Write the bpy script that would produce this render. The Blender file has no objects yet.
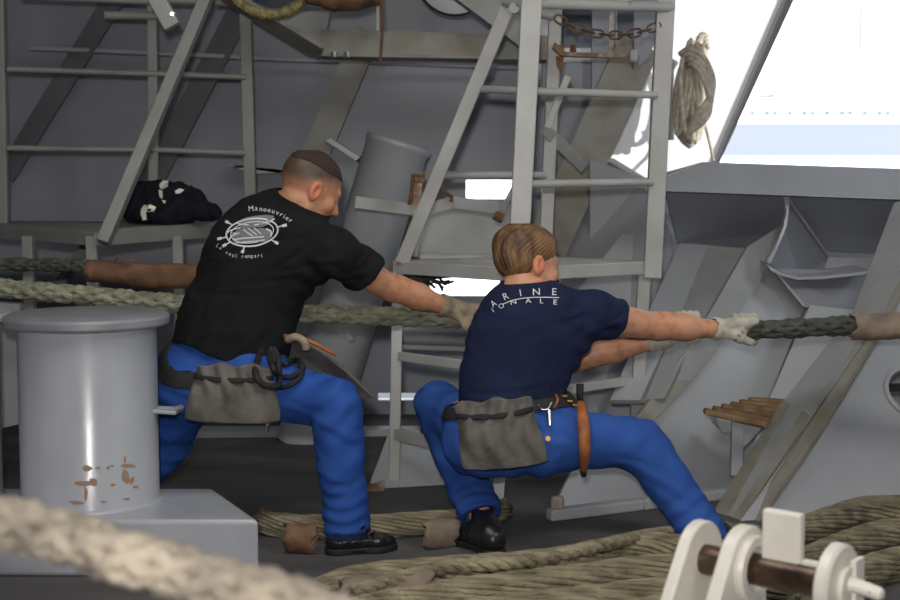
import bpy, bmesh, math, random
import numpy as np
from mathutils import Vector, Matrix
from mathutils.bvhtree import BVHTree
random.seed(4); rng = np.random.default_rng(7)
S = bpy.context.scene
COL = S.collection

# ------------------------------------------------------------------ camera
F = 1400.0; PITCH = math.atan(120 / F); CZ = 1.23
cd = bpy.data.cameras.new('camera'); cam = bpy.data.objects.new('camera', cd); COL.objects.link(cam)
cam.location = (0, 0, CZ); cam.rotation_euler = (math.pi / 2 - PITCH, 0, 0)
cd.sensor_width = 36; cd.lens = 36 * F / 900; cd.clip_start = 0.05; cd.clip_end = 400
cd.dof.use_dof = True; cd.dof.focus_distance = 4.85; cd.dof.aperture_fstop = 3.2
S.camera = cam

# ------------------------------------------------------------------ world, sun, lamps, exposure
w = bpy.data.worlds.new('sky'); S.world = w; w.use_nodes = True
bg = w.node_tree.nodes['Background']
bg.inputs[0].default_value = (0.86, 0.93, 1.0, 1); bg.inputs[1].default_value = 4.5
SUN_D = Vector((-0.75, 0.60, -0.13)).normalized()
sl = bpy.data.lights.new('sun', 'SUN'); sl.energy = 5.0; sl.angle = math.radians(0.8); sl.color = (1, 0.97, 0.93)
so = bpy.data.objects.new('sun', sl); COL.objects.link(so)
so.rotation_euler = SUN_D.to_track_quat('-Z', 'Y').to_euler(); so.location = (6, -3, 8)
def area(name, loc, to, size, power, color=(1, 1, 1), size_y=None):
    l = bpy.data.lights.new(name, 'AREA'); l.energy = power; l.size = size; l.color = color
    if size_y: l.shape = 'RECTANGLE'; l.size_y = size_y
    o = bpy.data.objects.new(name, l); COL.objects.link(o); o.location = loc
    o.rotation_euler = (Vector(to) - Vector(loc)).to_track_quat('-Z', 'Y').to_euler(); return o
area('camera_flash', (-0.06, 0.0, 1.42), (0.0, 5, 1.0), 0.09, 74, (1, 0.97, 0.94))
area('deck_lamp', (-0.5, 3.3, 2.95), (-0.5, 3.5, 0), 1.2, 30, (1, 0.97, 0.92), 1.6)
area('hull_side_fill', (1.7, 3.0, 2.92), (1.25, 5.4, 0.6), 0.5, 34, (1, 0.98, 0.94), 0.9)  # added fill with no real lamp behind it, brightens the right hull side
S.view_settings.view_transform = 'Standard'; S.view_settings.look = 'None'
S.view_settings.exposure = 0.0; S.view_settings.gamma = 1.0; S.view_settings.use_curve_mapping = False

# ------------------------------------------------------------------ layout helpers
cp, sp = math.cos(PITCH), math.sin(PITCH)
def ray(px, py):
    x, u = (px - 450) / F, (300 - py) / F
    return Vector((x, cp + u * sp, u * cp - sp))
def P(px, py, Y):
    d = ray(px, py); return Vector((0, 0, CZ)) + d * (Y / d.y)
def G(px, py, z=0.0):
    d = ray(px, py); return Vector((0, 0, CZ)) + d * ((z - CZ) / d.z)
def mpp(Y): return Y / F

# ------------------------------------------------------------------ materials
def lin(c): return tuple((v / 12.92 if v <= 0.04045 else ((v + 0.055) / 1.055) ** 2.4) for v in [x / 255 for x in c])
MATS = {}
def mat(name, c, rough=0.5, metal=0.0, c2=None, scale=8.0, bump=0.0, bscale=60.0, stretch=(1, 1, 1), lo=0.35, hi=0.7, spec=0.5, attr=None, rust=None, wave=None):
    m = bpy.data.materials.new(name); m.use_nodes = True; MATS[name] = m
    nt = m.node_tree; N = nt.nodes; L = nt.links; b = N['Principled BSDF']
    b.inputs['Roughness'].default_value = rough; b.inputs['Metallic'].default_value = metal
    b.inputs['Specular IOR Level'].default_value = spec
    tc = N.new('ShaderNodeTexCoord'); mp = N.new('ShaderNodeMapping'); mp.inputs['Scale'].default_value = stretch
    L.new(tc.outputs['Object'], mp.inputs[0])
    def noise(s, d=4.0):
        n = N.new('ShaderNodeTexNoise'); n.inputs['Scale'].default_value = s; n.inputs['Detail'].default_value = d
        L.new(mp.outputs[0], n.inputs['Vector']); return n
    def ramp(src, a, bb):
        r = N.new('ShaderNodeMapRange'); r.inputs[1].default_value = a; r.inputs[2].default_value = bb
        L.new(src, r.inputs[0]); return r.outputs[0]
    col = None
    c1 = lin(c) + (1,)
    if attr:
        a = N.new('ShaderNodeAttribute'); a.attribute_name = attr; col = a.outputs['Color']
        if c2:
            mx = N.new('ShaderNodeMix'); mx.data_type = 'RGBA'; mx.blend_type = 'MULTIPLY'
            L.new(ramp(noise(scale).outputs[0], lo, hi), mx.inputs[0]); L.new(col, mx.inputs[6]); mx.inputs[7].default_value = lin(c2) + (1,); col = mx.outputs[2]
    elif c2:
        mx = N.new('ShaderNodeMix'); mx.data_type = 'RGBA'
        L.new(ramp(noise(scale).outputs[0], lo, hi), mx.inputs[0])
        mx.inputs[6].default_value = c1; mx.inputs[7].default_value = lin(c2) + (1,); col = mx.outputs[2]
    else:
        b.inputs['Base Color'].default_value = c1
    if rust:
        rc, rs, ra, rb = rust
        mx = N.new('ShaderNodeMix'); mx.data_type = 'RGBA'
        L.new(ramp(noise(rs, 8).outputs[0], ra, rb), mx.inputs[0])
        if col: L.new(col, mx.inputs[6])
        else: mx.inputs[6].default_value = c1
        mx.inputs[7].default_value = lin(rc) + (1,); col = mx.outputs[2]
    if col: L.new(col, b.inputs['Base Color'])
    if bump:
        bp = N.new('ShaderNodeBump'); bp.inputs['Strength'].default_value = bump; bp.inputs['Distance'].default_value = 0.01
        L.new(noise(bscale).outputs[0], bp.inputs['Height']); L.new(bp.outputs[0], b.inputs['Normal'])
    return m
M_wall = mat('wall_paint', (140, 143, 151), 0.42, c2=(128, 131, 139), scale=2.0, bump=0.05, bscale=9)
M_frame = mat('frame_paint', (152, 154, 154), 0.45, c2=(140, 141, 140), scale=5.0, bump=0.05)
M_framed = mat('dusty_frame_paint', (146, 144, 136), 0.6, c2=(128, 122, 106), scale=7.0, lo=0.4, hi=0.65)
M_frdark = mat('shaded_frame_paint', (122, 122, 126), 0.6, c2=(112, 112, 116), scale=4.0)  # darker copy of the frame paint, shade put into the colour
M_hull = mat('hull_paint', (172, 175, 178), 0.33, c2=(158, 160, 164), scale=2.5, bump=0.08, bscale=6)
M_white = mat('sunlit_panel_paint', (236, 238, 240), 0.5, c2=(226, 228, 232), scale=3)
M_floor = mat('deck_coating', (92, 90, 88), 0.72, c2=(70, 69, 69), scale=3.2, bump=0.25, bscale=90, stretch=(0.6, 1.6, 1))
M_lad = mat('ladder_paint', (178, 178, 175), 0.42, c2=(164, 163, 158), scale=6, rust=((120, 82, 48), 5.5, 0.70, 0.78), bump=0.04)
M_ladg = mat('walkway_paint', (146, 147, 144), 0.5, c2=(134, 134, 128), scale=6)
M_boll = mat('bollard_paint', (178, 181, 187), 0.24, c2=(160, 163, 170), scale=4, bump=0.10, bscale=16, stretch=(1, 1, 0.6))
M_rust = mat('rust', (130, 90, 58), 0.85, c2=(88, 64, 46), scale=22, bump=0.4)
M_rustp = mat('rusty_paint', (170, 164, 150), 0.6, c2=(128, 92, 60), scale=14, lo=0.42, hi=0.56, bump=0.2)
M_rusts = mat('faint_rust', (168, 122, 84), 0.8, c2=(150, 140, 130), scale=30, lo=0.4, hi=0.6)
M_lip = mat('lightened_casting', (214, 214, 210), 0.4, c2=(196, 196, 190), scale=5, rust=((120, 112, 96), 7, 0.66, 0.74))  # near-white tone stands in for light on the casting; brownish stains are real
M_chain = mat('rusty_chain_steel', (122, 98, 80), 0.6, metal=0.3, c2=(90, 68, 54), scale=30)
M_step = mat('rusty_step_bars', (146, 120, 84), 0.8, c2=(112, 82, 52), scale=18, bump=0.4)
M_black = mat('black_cotton', (30, 30, 32), 0.9, c2=(24, 24, 26), scale=12, bump=0.15, bscale=220, spec=0.2)
M_navy = mat('navy_cotton', (33, 41, 70), 0.88, c2=(27, 34, 60), scale=9, bump=0.15, bscale=260, spec=0.2)
M_blue = mat('blue_work_cloth', (50, 90, 168), 0.82, c2=(38, 72, 144), scale=7, bump=0.2, bscale=180, spec=0.2)
M_blue2 = mat('blue_work_cloth_worn', (54, 92, 168), 0.85, c2=(42, 74, 142), scale=6, bump=0.2, bscale=180, spec=0.2)
M_under = mat('bright_blue_cloth', (40, 84, 214), 0.8, c2=(34, 74, 196), scale=10, spec=0.2)
M_skin = mat('skin', (190, 140, 110), 0.5, attr='tint', c2=(225, 205, 196), scale=30, lo=0.45, hi=0.75, bump=0.05, bscale=120)
M_hair1 = mat('cropped_brown_hair', (54, 41, 33), 0.9, c2=(66, 50, 40), scale=90, bump=0.6, bscale=300)
M_hair2 = mat('sandy_brown_hair', (134, 100, 66), 0.55, c2=(82, 58, 38), scale=26, bump=0.7, bscale=90, stretch=(1, 1, 0.35), lo=0.4, hi=0.62)
M_glove = mat('work_glove_white', (206, 202, 190), 0.9, c2=(176, 168, 150), scale=26, bump=0.5, bscale=190)
M_glove2 = mat('work_glove_tan', (172, 156, 134), 0.9, c2=(140, 124, 102), scale=24, bump=0.5, bscale=190)
M_bag = mat('grey_canvas', (112, 107, 101), 0.92, c2=(84, 80, 75), scale=14, bump=0.35, bscale=120)
M_web = mat('black_webbing', (36, 35, 36), 0.75, c2=(28, 27, 28), scale=30, bump=0.2)
M_shoe = mat('black_leather', (26, 25, 26), 0.35, c2=(34, 33, 33), scale=20, bump=0.1)
M_sole = mat('black_rubber', (22, 22, 22), 0.7)
M_red = mat('red_rubber', (140, 26, 48), 0.5)
M_tan = mat('tan_leather', (176, 108, 58), 0.6, c2=(136, 78, 40), scale=24, bump=0.2)
M_steel = mat('bright_steel', (190, 192, 196), 0.22, metal=1.0)
M_brass = mat('brass', (176, 140, 70), 0.35, metal=1.0)
M_ropeL = mat('rope_pale_green', (166, 165, 142), 0.95, c2=(112, 114, 96), scale=30, bump=0.9, bscale=110, stretch=(0.5, 1, 1))
M_ropeD = mat('rope_dark_green', (88, 93, 84), 0.95, c2=(58, 62, 56), scale=30, bump=0.9, bscale=110)
M_ropeF = mat('rope_cream', (160, 149, 132), 0.95, c2=(96, 88, 80), scale=14, bump=0.8, bscale=90)
M_ropeW = mat('rope_white_grey', (204, 196, 180), 0.95, c2=(160, 150, 134), scale=34, bump=0.5, bscale=250)
M_ropeG = mat('rope_deck_worn', (160, 150, 122), 0.97, c2=(104, 97, 78), scale=20, bump=1.0, bscale=120, stretch=(0.35, 1.3, 1))
M_ropeY = mat('rope_yellow', (164, 152, 104), 0.95, c2=(104, 96, 62), scale=30, bump=0.6)
M_leather = mat('chafe_leather_brown', (126, 94, 68), 0.8, c2=(92, 68, 50), scale=12, bump=0.5, bscale=40)
M_leather2 = mat('chafe_leather_grey', (138, 122, 106), 0.85, c2=(108, 94, 82), scale=14, bump=0.5, bscale=50)
M_brk = mat('chipped_white_paint', (226, 221, 210), 0.36, c2=(212, 206, 194), scale=9, rust=((130, 110, 84), 26, 0.70, 0.76), bump=0.05)
M_pin = mat('greasy_pin_steel', (96, 78, 64), 0.3, metal=0.55, c2=(54, 40, 32), scale=14, bump=0.15)
M_print = mat('white_shirt_print', (214, 214, 214), 0.8)
M_print2 = mat('grey_shirt_print', (118, 120, 124), 0.8)
M_refl = mat('reflective_strip', (252, 252, 232), 0.5, metal=0.25)
M_ink = mat('black_ink', (40, 40, 40), 0.8)
M_shipw = mat('far_ship_white', (238, 240, 244), 0.6)
M_shiph = mat('far_ship_hull', (122, 125, 133), 0.6)
M_shipd = mat('far_ship_trim', (92, 96, 102), 0.6)
M_sea = mat('sea_water', (60, 86, 100), 0.12, bump=0.5, bscale=1.2)
M_dark = mat('dark_jacket_cloth', (26, 28, 38), 0.85, c2=(19, 20, 28), scale=14, bump=0.3, bscale=70, spec=0.25)
M_cap = mat('bollard_cap_paint', (140, 143, 148), 0.38, c2=(128, 130, 134), scale=6, bump=0.06, bscale=30)

# ------------------------------------------------------------------ object helpers
def link(name, me, m=None, parent=None, smooth=False):
    o = bpy.data.objects.new(name, me); COL.objects.link(o)
    if m: me.materials.append(m)
    if parent:
        o.parent = parent; o.matrix_parent_inverse = parent.matrix_basis.inverted()
    if smooth: me.polygons.foreach_set('use_smooth', [True] * len(me.polygons))
    return o
def tag(o, label=None, cat=None, group=None, kind=None):
    if label: o['label'] = label
    if cat: o['category'] = cat
    if group: o['group'] = group
    if kind: o['kind'] = kind
    return o
def thing(name, loc, label, cat, group=None):
    o = bpy.data.objects.new(name, None); COL.objects.link(o); o.location = loc; o.empty_display_size = 0.1
    return tag(o, label, cat, group)
class MB:
    """collects boxes, tubes and prisms into one mesh"""
    def __init__(s): s.v = []; s.f = []
    def add(s, vs, fs):
        k = len(s.v); s.v += [tuple(x) for x in vs]; s.f += [tuple(i + k for i in f) for f in fs]; return s
    def prism(s, pts, ext):
        n = len(pts); e = Vector(ext); pts = [Vector(p) for p in pts]
        s.add(pts + [p + e for p in pts], [tuple(range(n)), tuple(range(2 * n - 1, n - 1, -1))] + [(i, i + n, (i + 1) % n + n, (i + 1) % n) for i in range(n)]); return s
    def beam(s, a, b, wd, hd, up=(0, 0, 1)):
        a, b = Vector(a), Vector(b); d = (b - a).normalized(); u = Vector(up)
        sx = d.cross(u)
        if sx.length < 1e-4: sx = d.cross(Vector((0, 1, 0)))
        sx.normalize(); uu = sx.cross(d).normalized()
        q = [a + sx * (i * wd / 2) + uu * (j * hd / 2) for i, j in ((-1, -1), (1, -1), (1, 1), (-1, 1))]
        return s.prism(q, b - a)
    def box(s, c, sz):
        c = Vector(c); x, y, z = [v / 2 for v in sz]
        return s.prism([c + Vector(t) for t in ((-x, -y, -z), (x, -y, -z), (x, y, -z), (-x, y, -z))], (0, 0, sz[2]))
    def tube(s, pts, r, n=10, closed=False, caps=True):
        pts = [Vector(p) for p in pts]; m = len(pts); rs = r if hasattr(r, '__len__') else [r] * m
        t0 = (pts[1] - pts[0]).normalized(); nrm = t0.orthogonal().normalized(); rings = []
        for i, p in enumerate(pts):
            if closed: t = (pts[(i + 1) % m] - pts[i - 1])
            else: t = pts[min(i + 1, m - 1)] - pts[max(i - 1, 0)]
            t.normalize(); nrm = (nrm - t * nrm.dot(t)); nrm = nrm.normalized() if nrm.length > 1e-6 else t.orthogonal().normalized()
            bn = t.cross(nrm)
            rings.append([p + (nrm * math.cos(2 * math.pi * k / n) + bn * math.sin(2 * math.pi * k / n)) * rs[i] for k in range(n)])
        vs = [v for rg in rings for v in rg]; fs = []
        for i in range(m if closed else m - 1):
            j = (i + 1) % m
            for k in range(n): fs.append((i * n + k, i * n + (k + 1) % n, j * n + (k + 1) % n, j * n + k))
        if caps and not closed: fs += [tuple(range(n - 1, -1, -1)), tuple((m - 1) * n + k for k in range(n))]
        return s.add(vs, fs)
    def lathe(s, origin, axis, prof, n=48):
        o = Vector(origin); ax = Vector(axis).normalized(); e1 = ax.orthogonal().normalized(); e2 = ax.cross(e1)
        vs = []; fs = []; m = len(prof)
        for r, h in prof:
            for k in range(n):
                a = 2 * math.pi * k / n; vs.append(o + ax * h + (e1 * math.cos(a) + e2 * math.sin(a)) * max(r, 1e-4))
        for i in range(m - 1):
            for k in range(n): fs.append((i * n + k, i * n + (k + 1) % n, (i + 1) * n + (k + 1) % n, (i + 1) * n + k))
        return s.add(vs, fs)
    def build(s, name, m, parent=None, bevel=0.0, smooth=False, seg=2):
        me = bpy.data.meshes.new(name); me.from_pydata(s.v, [], s.f)
        bm = bmesh.new(); bm.from_mesh(me); bmesh.ops.recalc_face_normals(bm, faces=bm.faces); bm.to_mesh(me); bm.free()
        o = link(name, me, m, parent, smooth)
        if bevel:
            b = o.modifiers.new('bevel', 'BEVEL'); b.width = bevel; b.segments = seg; b.limit_method = 'ANGLE'
        if smooth == 'auto' or (smooth and bevel): pass
        return o
def smooth_angle(o, ang=40):
    me = o.data; me.polygons.foreach_set('use_smooth', [True] * len(me.polygons))
    bm = bmesh.new(); bm.from_mesh(me)
    for e in bm.edges: e.smooth = not (len(e.link_faces) == 2 and e.calc_face_angle(0) > math.radians(ang))
    bm.to_mesh(me); bm.free(); return o
def spline(pts, n):
    """Catmull-Rom through 3D points"""
    pts = [Vector(p) for p in pts]; q = [pts[0] * 2 - pts[1]] + pts + [pts[-1] * 2 - pts[-2]]; out = []
    for i in range(1, len(q) - 2):
        a, b, c, d = q[i - 1:i + 3]
        for k in range(n):
            t = k / n
            out.append(0.5 * ((2 * b) + (c - a) * t + (2 * a - 5 * b + 4 * c - d) * t * t + (3 * b - a - 3 * c + d) * t ** 3))
    out.append(pts[-1]); return out
def resample(pts, step):
    out = [pts[0]]; acc = 0.0
    for a, b in zip(pts, pts[1:]):
        L = (b - a).length; pos = step - acc
        while pos <= L: out.append(a.lerp(b, pos / L)); pos += step
        acc = L - (pos - step)
    return out
def frames(pts):
    nrm = (pts[1] - pts[0]).orthogonal().normalized(); fr = []
    for i, p in enumerate(pts):
        t = (pts[min(i + 1, len(pts) - 1)] - pts[max(i - 1, 0)]).normalized()
        nrm = (nrm - t * nrm.dot(t)).normalized(); fr.append((p, nrm.copy(), t.cross(nrm)))
    return fr
def plait(mb, pts, R, pitch, nst=4, thick=0.42, n=6, flat=1.0):
    """round plait: nst helices each way, weaving over and under"""
    pts = resample(pts, pitch / 16); fr = frames(pts)
    for sgn in (1, -1):
        for k in range(nst):
            ps = []
            for i, (p, a, b) in enumerate(fr):
                th = sgn * (2 * math.pi * i / 16) + 2 * math.pi * (k + (0.5 if sgn < 0 else 0)) / nst
                rr = R * (1 - thick * 0.5) + sgn * R * 0.13 * math.cos(nst * (2 * math.pi * i / 16) + (math.pi * k))
                ps.append(p + (a * math.cos(th) + b * math.sin(th) * flat) * rr)
            mb.tube(ps, R * thick, n)
    mb.tube([f[0] for f in fr], R * 0.62, 8)
    return mb
def hawser(mb, pts, R, pitch, ns=17, n=5):
    pts = resample(pts, 0.05); fr = frames(pts); L_ = 0
    for k in range(ns):
        th0 = 2 * math.pi * k / ns; ps = []
        for i, (p, a, b) in enumerate(fr):
            th = th0 + 2 * math.pi * 0.05 * i / pitch; rr_ = R * (0.84 + 0.07 * math.sin(0.9 * i + 2.4 * k))
            ps.append(p + (a * math.cos(th) + b * math.sin(th)) * rr_)
        mb.tube(ps, R * 0.19, n)
    mb.tube([f[0] for f in fr], R * 0.80, 12)
    return mb
def twist(mb, pts, R, pitch, ns=3, n=7):
    pts = resample(pts, pitch / 12); fr = frames(pts)
    for k in range(ns):
        mb.tube([p + (a * math.cos(2 * math.pi * (i / 12 + k / ns)) + b * math.sin(2 * math.pi * (i / 12 + k / ns))) * R * 0.5 for i, (p, a, b) in enumerate(fr)], R * 0.54, n)
    return mb

# ------------------------------------------------------------------ the setting: room shell
floor = MB().box((0, 3.6, -0.05), (7.2, 11.2, 0.1)).build('floor', M_floor); tag(floor, kind='structure')
ceil = MB().box((0, 3.1, 3.06), (7.2, 10.2, 0.12)).build('ceiling', M_wall); tag(ceil, kind='structure')
tag(MB().box((-3.56, 3.6, 1.5), (0.12, 11.2, 3.1)).build('wall_left', M_wall), kind='structure')
tag(MB().box((0, -1.96, 1.5), (7.2, 0.12, 3.1)).build('wall_front', M_wall), kind='structure')
rw = MB()                                   # right wall with an added unseen opening, shaped to sun only the panel
def polyhole(mb, outer, hl, ext):
    bm = bmesh.new(); ov = [bm.verts.new(v) for v in outer]; hv = [bm.verts.new(v) for v in hl]
    es = [bm.edges.new((ov[i], ov[(i + 1) % len(ov)])) for i in range(len(ov))] + [bm.edges.new((hv[i], hv[(i + 1) % len(hv)])) for i in range(len(hv))]
    bmesh.ops.triangle_fill(bm, use_beauty=True, edges=es); bm.verts.index_update()
    vs = [v.co.copy() for v in bm.verts]; fs = [tuple(v.index for v in f.verts) for f in bm.faces]; n = len(vs); e = Vector(ext)
    mb.add(vs + [v + e for v in vs], fs + [tuple(i + n for i in reversed(f)) for f in fs])
    m = len(hl); mb.add(list(hl) + [Vector(v) + e for v in hl], [(i, i + m, (i + 1) % m + m, (i + 1) % m) for i in range(m)]); bm.free()
sun_cut = []
for px, py in ((590, 150), (612, 184), (650, 192), (702, 178), (790, -26), (652, -26), (618, 40)):
    p = P(px, py, 6.95); sun_cut.append(p - SUN_D * ((p.x - 2.98) / SUN_D.x))
polyhole(rw, [Vector((2.98, -2, 0)), Vector((2.98, 9.2, 0)), Vector((2.98, 9.2, 3.1)), Vector((2.98, -2, 3.1))], sun_cut, (0.02, 0, 0))
tag(rw.build('wall_right', M_wall), kind='structure')

# back wall (hull plating) left and centre, with a fairlead slot and added bright holes in it
YB = 7.3
def wp(px, py): return P(px, py, YB)
wb = MB()
holes = []                                  # (x0, x1, z0, z1) fairlead slot, plus added holes whose white outside replaces lit surfaces
for (ax_, ay_), (bx_, by_) in (((430, 276), (500, 296)), ((466, 180), (514, 199)), ((378, 393), (416, 400))):
    a_, b_ = wp(ax_, ay_), wp(bx_, by_); holes.append((a_.x, b_.x, b_.z, a_.z))
gx = sorted({-3.6, 1.35} | {h[i] for h in holes for i in (0, 1)}); gz = sorted({0.0, 3.1} | {h[i] for h in holes for i in (2, 3)})
for xa, xb in zip(gx, gx[1:]):
    for za, zz in zip(gz, gz[1:]):
        if not any(h[0] <= (xa + xb) / 2 <= h[1] and h[2] <= (za + zz) / 2 <= h[3] for h in holes):
            wb.box(((xa + xb) / 2, YB + 0.03, (za + zz) / 2), (xb - xa, 0.06, zz - za))
wall = wb.build('wall_back', M_wall); tag(wall, kind='structure')
def wall_frame(a, b, wpx, Y, m, dep=0.16, par=None, name='hull_frame', tilt=0.0):
    """a slanting hull frame: flange facing the room with its web behind it"""
    a3, b3 = P(*a, Y), P(*b, Y); half = wpx * mpp(Y) / 2
    d = (b3 - a3).normalized(); nx = Vector((d.z, 0, -d.x)); nx.normalize()
    t = Vector((0, tilt, 0))
    pts = [a3 - nx * half - t, a3 + nx * half + t, b3 + nx * half + t, b3 - nx * half - t]
    return MB().prism(pts, (0, 0.018, 0)).beam(a3 + Vector((0, dep / 2 + 0.02, 0)), b3 + Vector((0, dep / 2 + 0.02, 0)), 0.02, dep, up=(0, 1, 0)).build(name, m, par)
wall_frame((128, -25), (5, 175), 25, 7.12, M_frdark, 0.18, wall, tilt=0.05)
wall_frame((258, -25), (128, 225), 27, 7.12, M_frdark, 0.18, wall, tilt=0.05)
wall_frame((368, 30), (258, 290), 27, 7.05, M_framed, 0.24, wall)
# knee plates behind the first man's head and at the middle of the wall
MB().prism([P(331, 138, 7.2), P(285, 205, 7.2), P(330, 260, 7.2), P(372, 175, 7.2)], (0, 0.02, 0)).build('knee_plate', M_wall, wall)
MB().prism([P(326, 141, 7.0), P(356, 161, 7.0), P(360, 157, 7.0), P(330, 138, 7.0)], (0, 0.3, 0)).build('knee_edge', M_hull, wall)
MB().prism([P(228, 166, 7.1), P(300, 176, 7.1), P(300, 172, 7.1), P(250, 174, 7.1), P(232, 165, 7.1)], (0, 0.2, 0)).build('stringer_edge', M_hull, wall)
pipe_pts = [P(30, 48, 7.1), P(110, 51, 7.1), P(300, 60, 7.1), P(430, 64, 7.1), P(640, 73, 7.1)]
smooth_angle(MB().tube(pipe_pts, 0.012, 8).build('wall_pipe', M_hull, wall))

# right-hand hull side: leaning plate, overhang, ledge, opening above
ZK = 0.94
hp = MB()
def hullpt(px, v):                 # v 0..1 from deck to knuckle
    base = P(px, 499, 5.4); base.z = 0; k = P(px, 245, 6.35)
    return base.lerp(k, v)
A = [G(545, 510), G(960, 497)]; A[1].y = 5.42; A[0].y = 5.42
pl = [Vector((0.42, 5.85, 0)), Vector((2.95, 5.85, 0)), Vector((2.95, 6.44, 0.98)), Vector((0.80, 6.50, 0.98)), Vector((0.42, 6.25, 0.55))]
wr = MB().prism(pl, (0, 0.03, -0.02)).build('wall_hull', M_hull); tag(wr, kind='structure')
MB().prism([P(678, 244, 6.35), P(1120, 266, 6.35), P(1120, 194, 6.12), P(664, 188, 6.12)], (0, 0.03, 0)).build('overhang_plate', M_wall, wr)
led = MB().prism([P(640, 187, 6.0), P(663, 191, 5.96), P(885, 199, 5.93), P(1150, 207, 5.93), P(1130, 176, 6.12), P(703, 162, 6.16)], (0, 0.05, 0.0)).build('ledge', M_hull, wr)
MB().prism([P(590, 160, 6.72), P(645, 178, 6.6), P(703, 162, 6.66), P(703, 200, 6.66), P(590, 240, 6.72)], (0, 0.03, 0)).build('side_plate', M_hull, wr)
# dark plate left of the fifth frame
MB().prism([P(545, 262, 6.9), P(605, 155, 6.9), P(645, 178, 6.6), P(680, 242, 6.5), P(655, 300, 6.2), P(600, 420, 5.95), P(545, 430, 6.4)], (0, 0.03, 0)).build('shell_plate', M_hull, wr)
class Pl:
    """a plane through three points; Pl(px, py, lift) is the point of it seen at that spot, lifted off it by lift metres"""
    def __init__(t, a, b, c): t.a = a; t.n = (b - a).cross(c - a).normalized(); t.n = t.n if t.n.y < 0 else -t.n
    def __call__(t, px, py, lift=0.0):
        d = ray(px, py); o = Vector((0, 0, CZ)); return o + d * ((t.a - o).dot(t.n) / d.dot(t.n)) + t.n * lift
    def plate(t, name, pts, m, lift=0.0, th=0.02, par=None):
        return MB().prism([t(x, y, lift) for x, y in pts], -t.n * th).build(name, m, par or wr)
QL = Pl(G(552, 511), G(729, 489), P(768, 262, 6.12))
QL.plate('lower_plate', [(552, 511), (573, 469), (643, 427), (690, 346), (738, 313), (768, 262), (805, 306), (770, 397), (745, 480), (729, 489), (640, 500)], M_hull)
QL.plate('hull_frame', [(744, 249), (784, 224), (783, 234), (768, 262), (738, 313), (714, 352), (688, 383), (663, 382), (687, 346), (707, 313)], M_frame, 0.03, 0.03)
QL.plate('hull_frame_foot', [(663, 382), (688, 383), (645, 428), (600, 455), (573, 469), (636, 415)], M_framed, 0.03, 0.03)
QW = Pl(P(680, 243, 6.34), P(744, 248, 6.16), P(652, 305, 6.02))
QW.plate('web_plate', [(680, 243), (708, 245), (684, 305), (645, 400), (610, 400), (652, 305)], M_hull)
QW.plate('web_plate', [(708, 245), (744, 249), (707, 313), (664, 398), (640, 400), (684, 305)], M_frame)
MB().prism([P(784, 197, 6.03), P(790, 197, 6.03), P(789, 212, 6.02), P(787, 226, 6.0), P(778, 248, 5.98), P(770, 264, 5.97), P(767, 262, 5.97), P(776, 244, 5.98), P(783, 228, 6.0), P(786, 212, 6.02)], (0, 0.03, 0)).build('bracket_edge', M_hull, wr)
MB().prism([P(788, 198, 6.05), P(829, 257, 6.32), P(822, 275, 6.2), P(800, 278, 6.1), P(768, 264, 6.02), P(784, 230, 6.03)], (0, 0.02, 0)).build('bracket_plate', M_wall, wr)
MB().tube([P(788, 198, 6.02), P(829, 257, 6.3)], 0.006, 6).build('weld_seam', M_hull, wr)
MB().prism([P(829, 257, 6.28), P(873, 258, 6.28), P(866, 273, 6.2), P(821, 276, 6.2)], (0, 0.02, 0)).build('shelf_plate', M_hull, wr)
cs = [P(766, 263, 5.95), P(773, 268, 5.95), P(782, 273, 5.95), P(798, 277, 5.95), P(825, 276, 5.95), P(870, 271, 5.95)]
MB().prism(cs + [P(870, 274, 5.95), P(825, 279, 5.95), P(798, 280, 5.95), P(781, 276, 5.95), P(771, 271, 5.95)], (0, 0.22, 0.012)).build('stringer_edge', M_hull, wr)
MB().prism([P(770, 268, 6.04), P(868, 272, 6.1), P(862, 314, 6.0), P(803, 307, 6.0)], (0, 0.02, 0)).build('web_plate', M_wall, wr)
MB().tube([P(774, 269, 6.0), P(804, 306, 5.95)], 0.006, 6).build('weld_seam', M_hull, wr)
QB = Pl(P(810, 306, 5.93), P(860, 312, 5.88), P(770, 400, 5.62))
QB.plate('web_plate', [(810, 305), (864, 311), (790, 420), (742, 478), (770, 397)], M_hull)
QF = Pl(G(717, 512), G(736, 518), P(894, 203, 5.78))
QF.plate('hull_frame', [(894, 203), (920, 195), (920, 230), (900, 269), (879, 312), (807, 415), (736, 519), (716, 512), (784, 400), (853, 312)], M_frame, 0.0, 0.025)
QF.plate('dirt_edge', [(784, 400), (791, 404), (727, 516), (714, 512)], M_framed, 0.004, 0.004)
QF.plate('dirt_edge', [(803, 411), (810, 416), (741, 521), (733, 518)], M_framed, 0.004, 0.004)
QF.plate('frame_web', [(899, 272), (905, 276), (818, 421), (750, 522), (738, 519), (808, 415)], M_framed, -0.03, 0.015)
QR = Pl(G(738, 521), G(930, 509), P(900, 262, 5.72))
rp = MB(); c = QR(908, 392); R0 = 0.085
q = [QR(740, 521), QR(1230, 490), QR(1100, 262), QR(906, 262), QR(815, 418)]
e2_ = Vector((0, QR.n.z, -QR.n.y)).normalized(); e1_ = e2_.cross(QR.n)
hole = [c + e1_ * (math.cos(a) * R0) + e2_ * (math.sin(a) * R0) for a in [2 * math.pi * k / 24 for k in range(24)]]
polyhole(rp, q, hole, (0, 0.04, 0)); rp.build('side_plate', M_hull, wr)
smooth_angle(MB().lathe(c + QR.n * 0.012, -QR.n, [(R0 + 0.02, 0.02), (R0 + 0.018, 0), (R0 + 0.003, -0.002), (R0, 0.02)], 32).build('port_rim', M_hull, wr))
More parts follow.
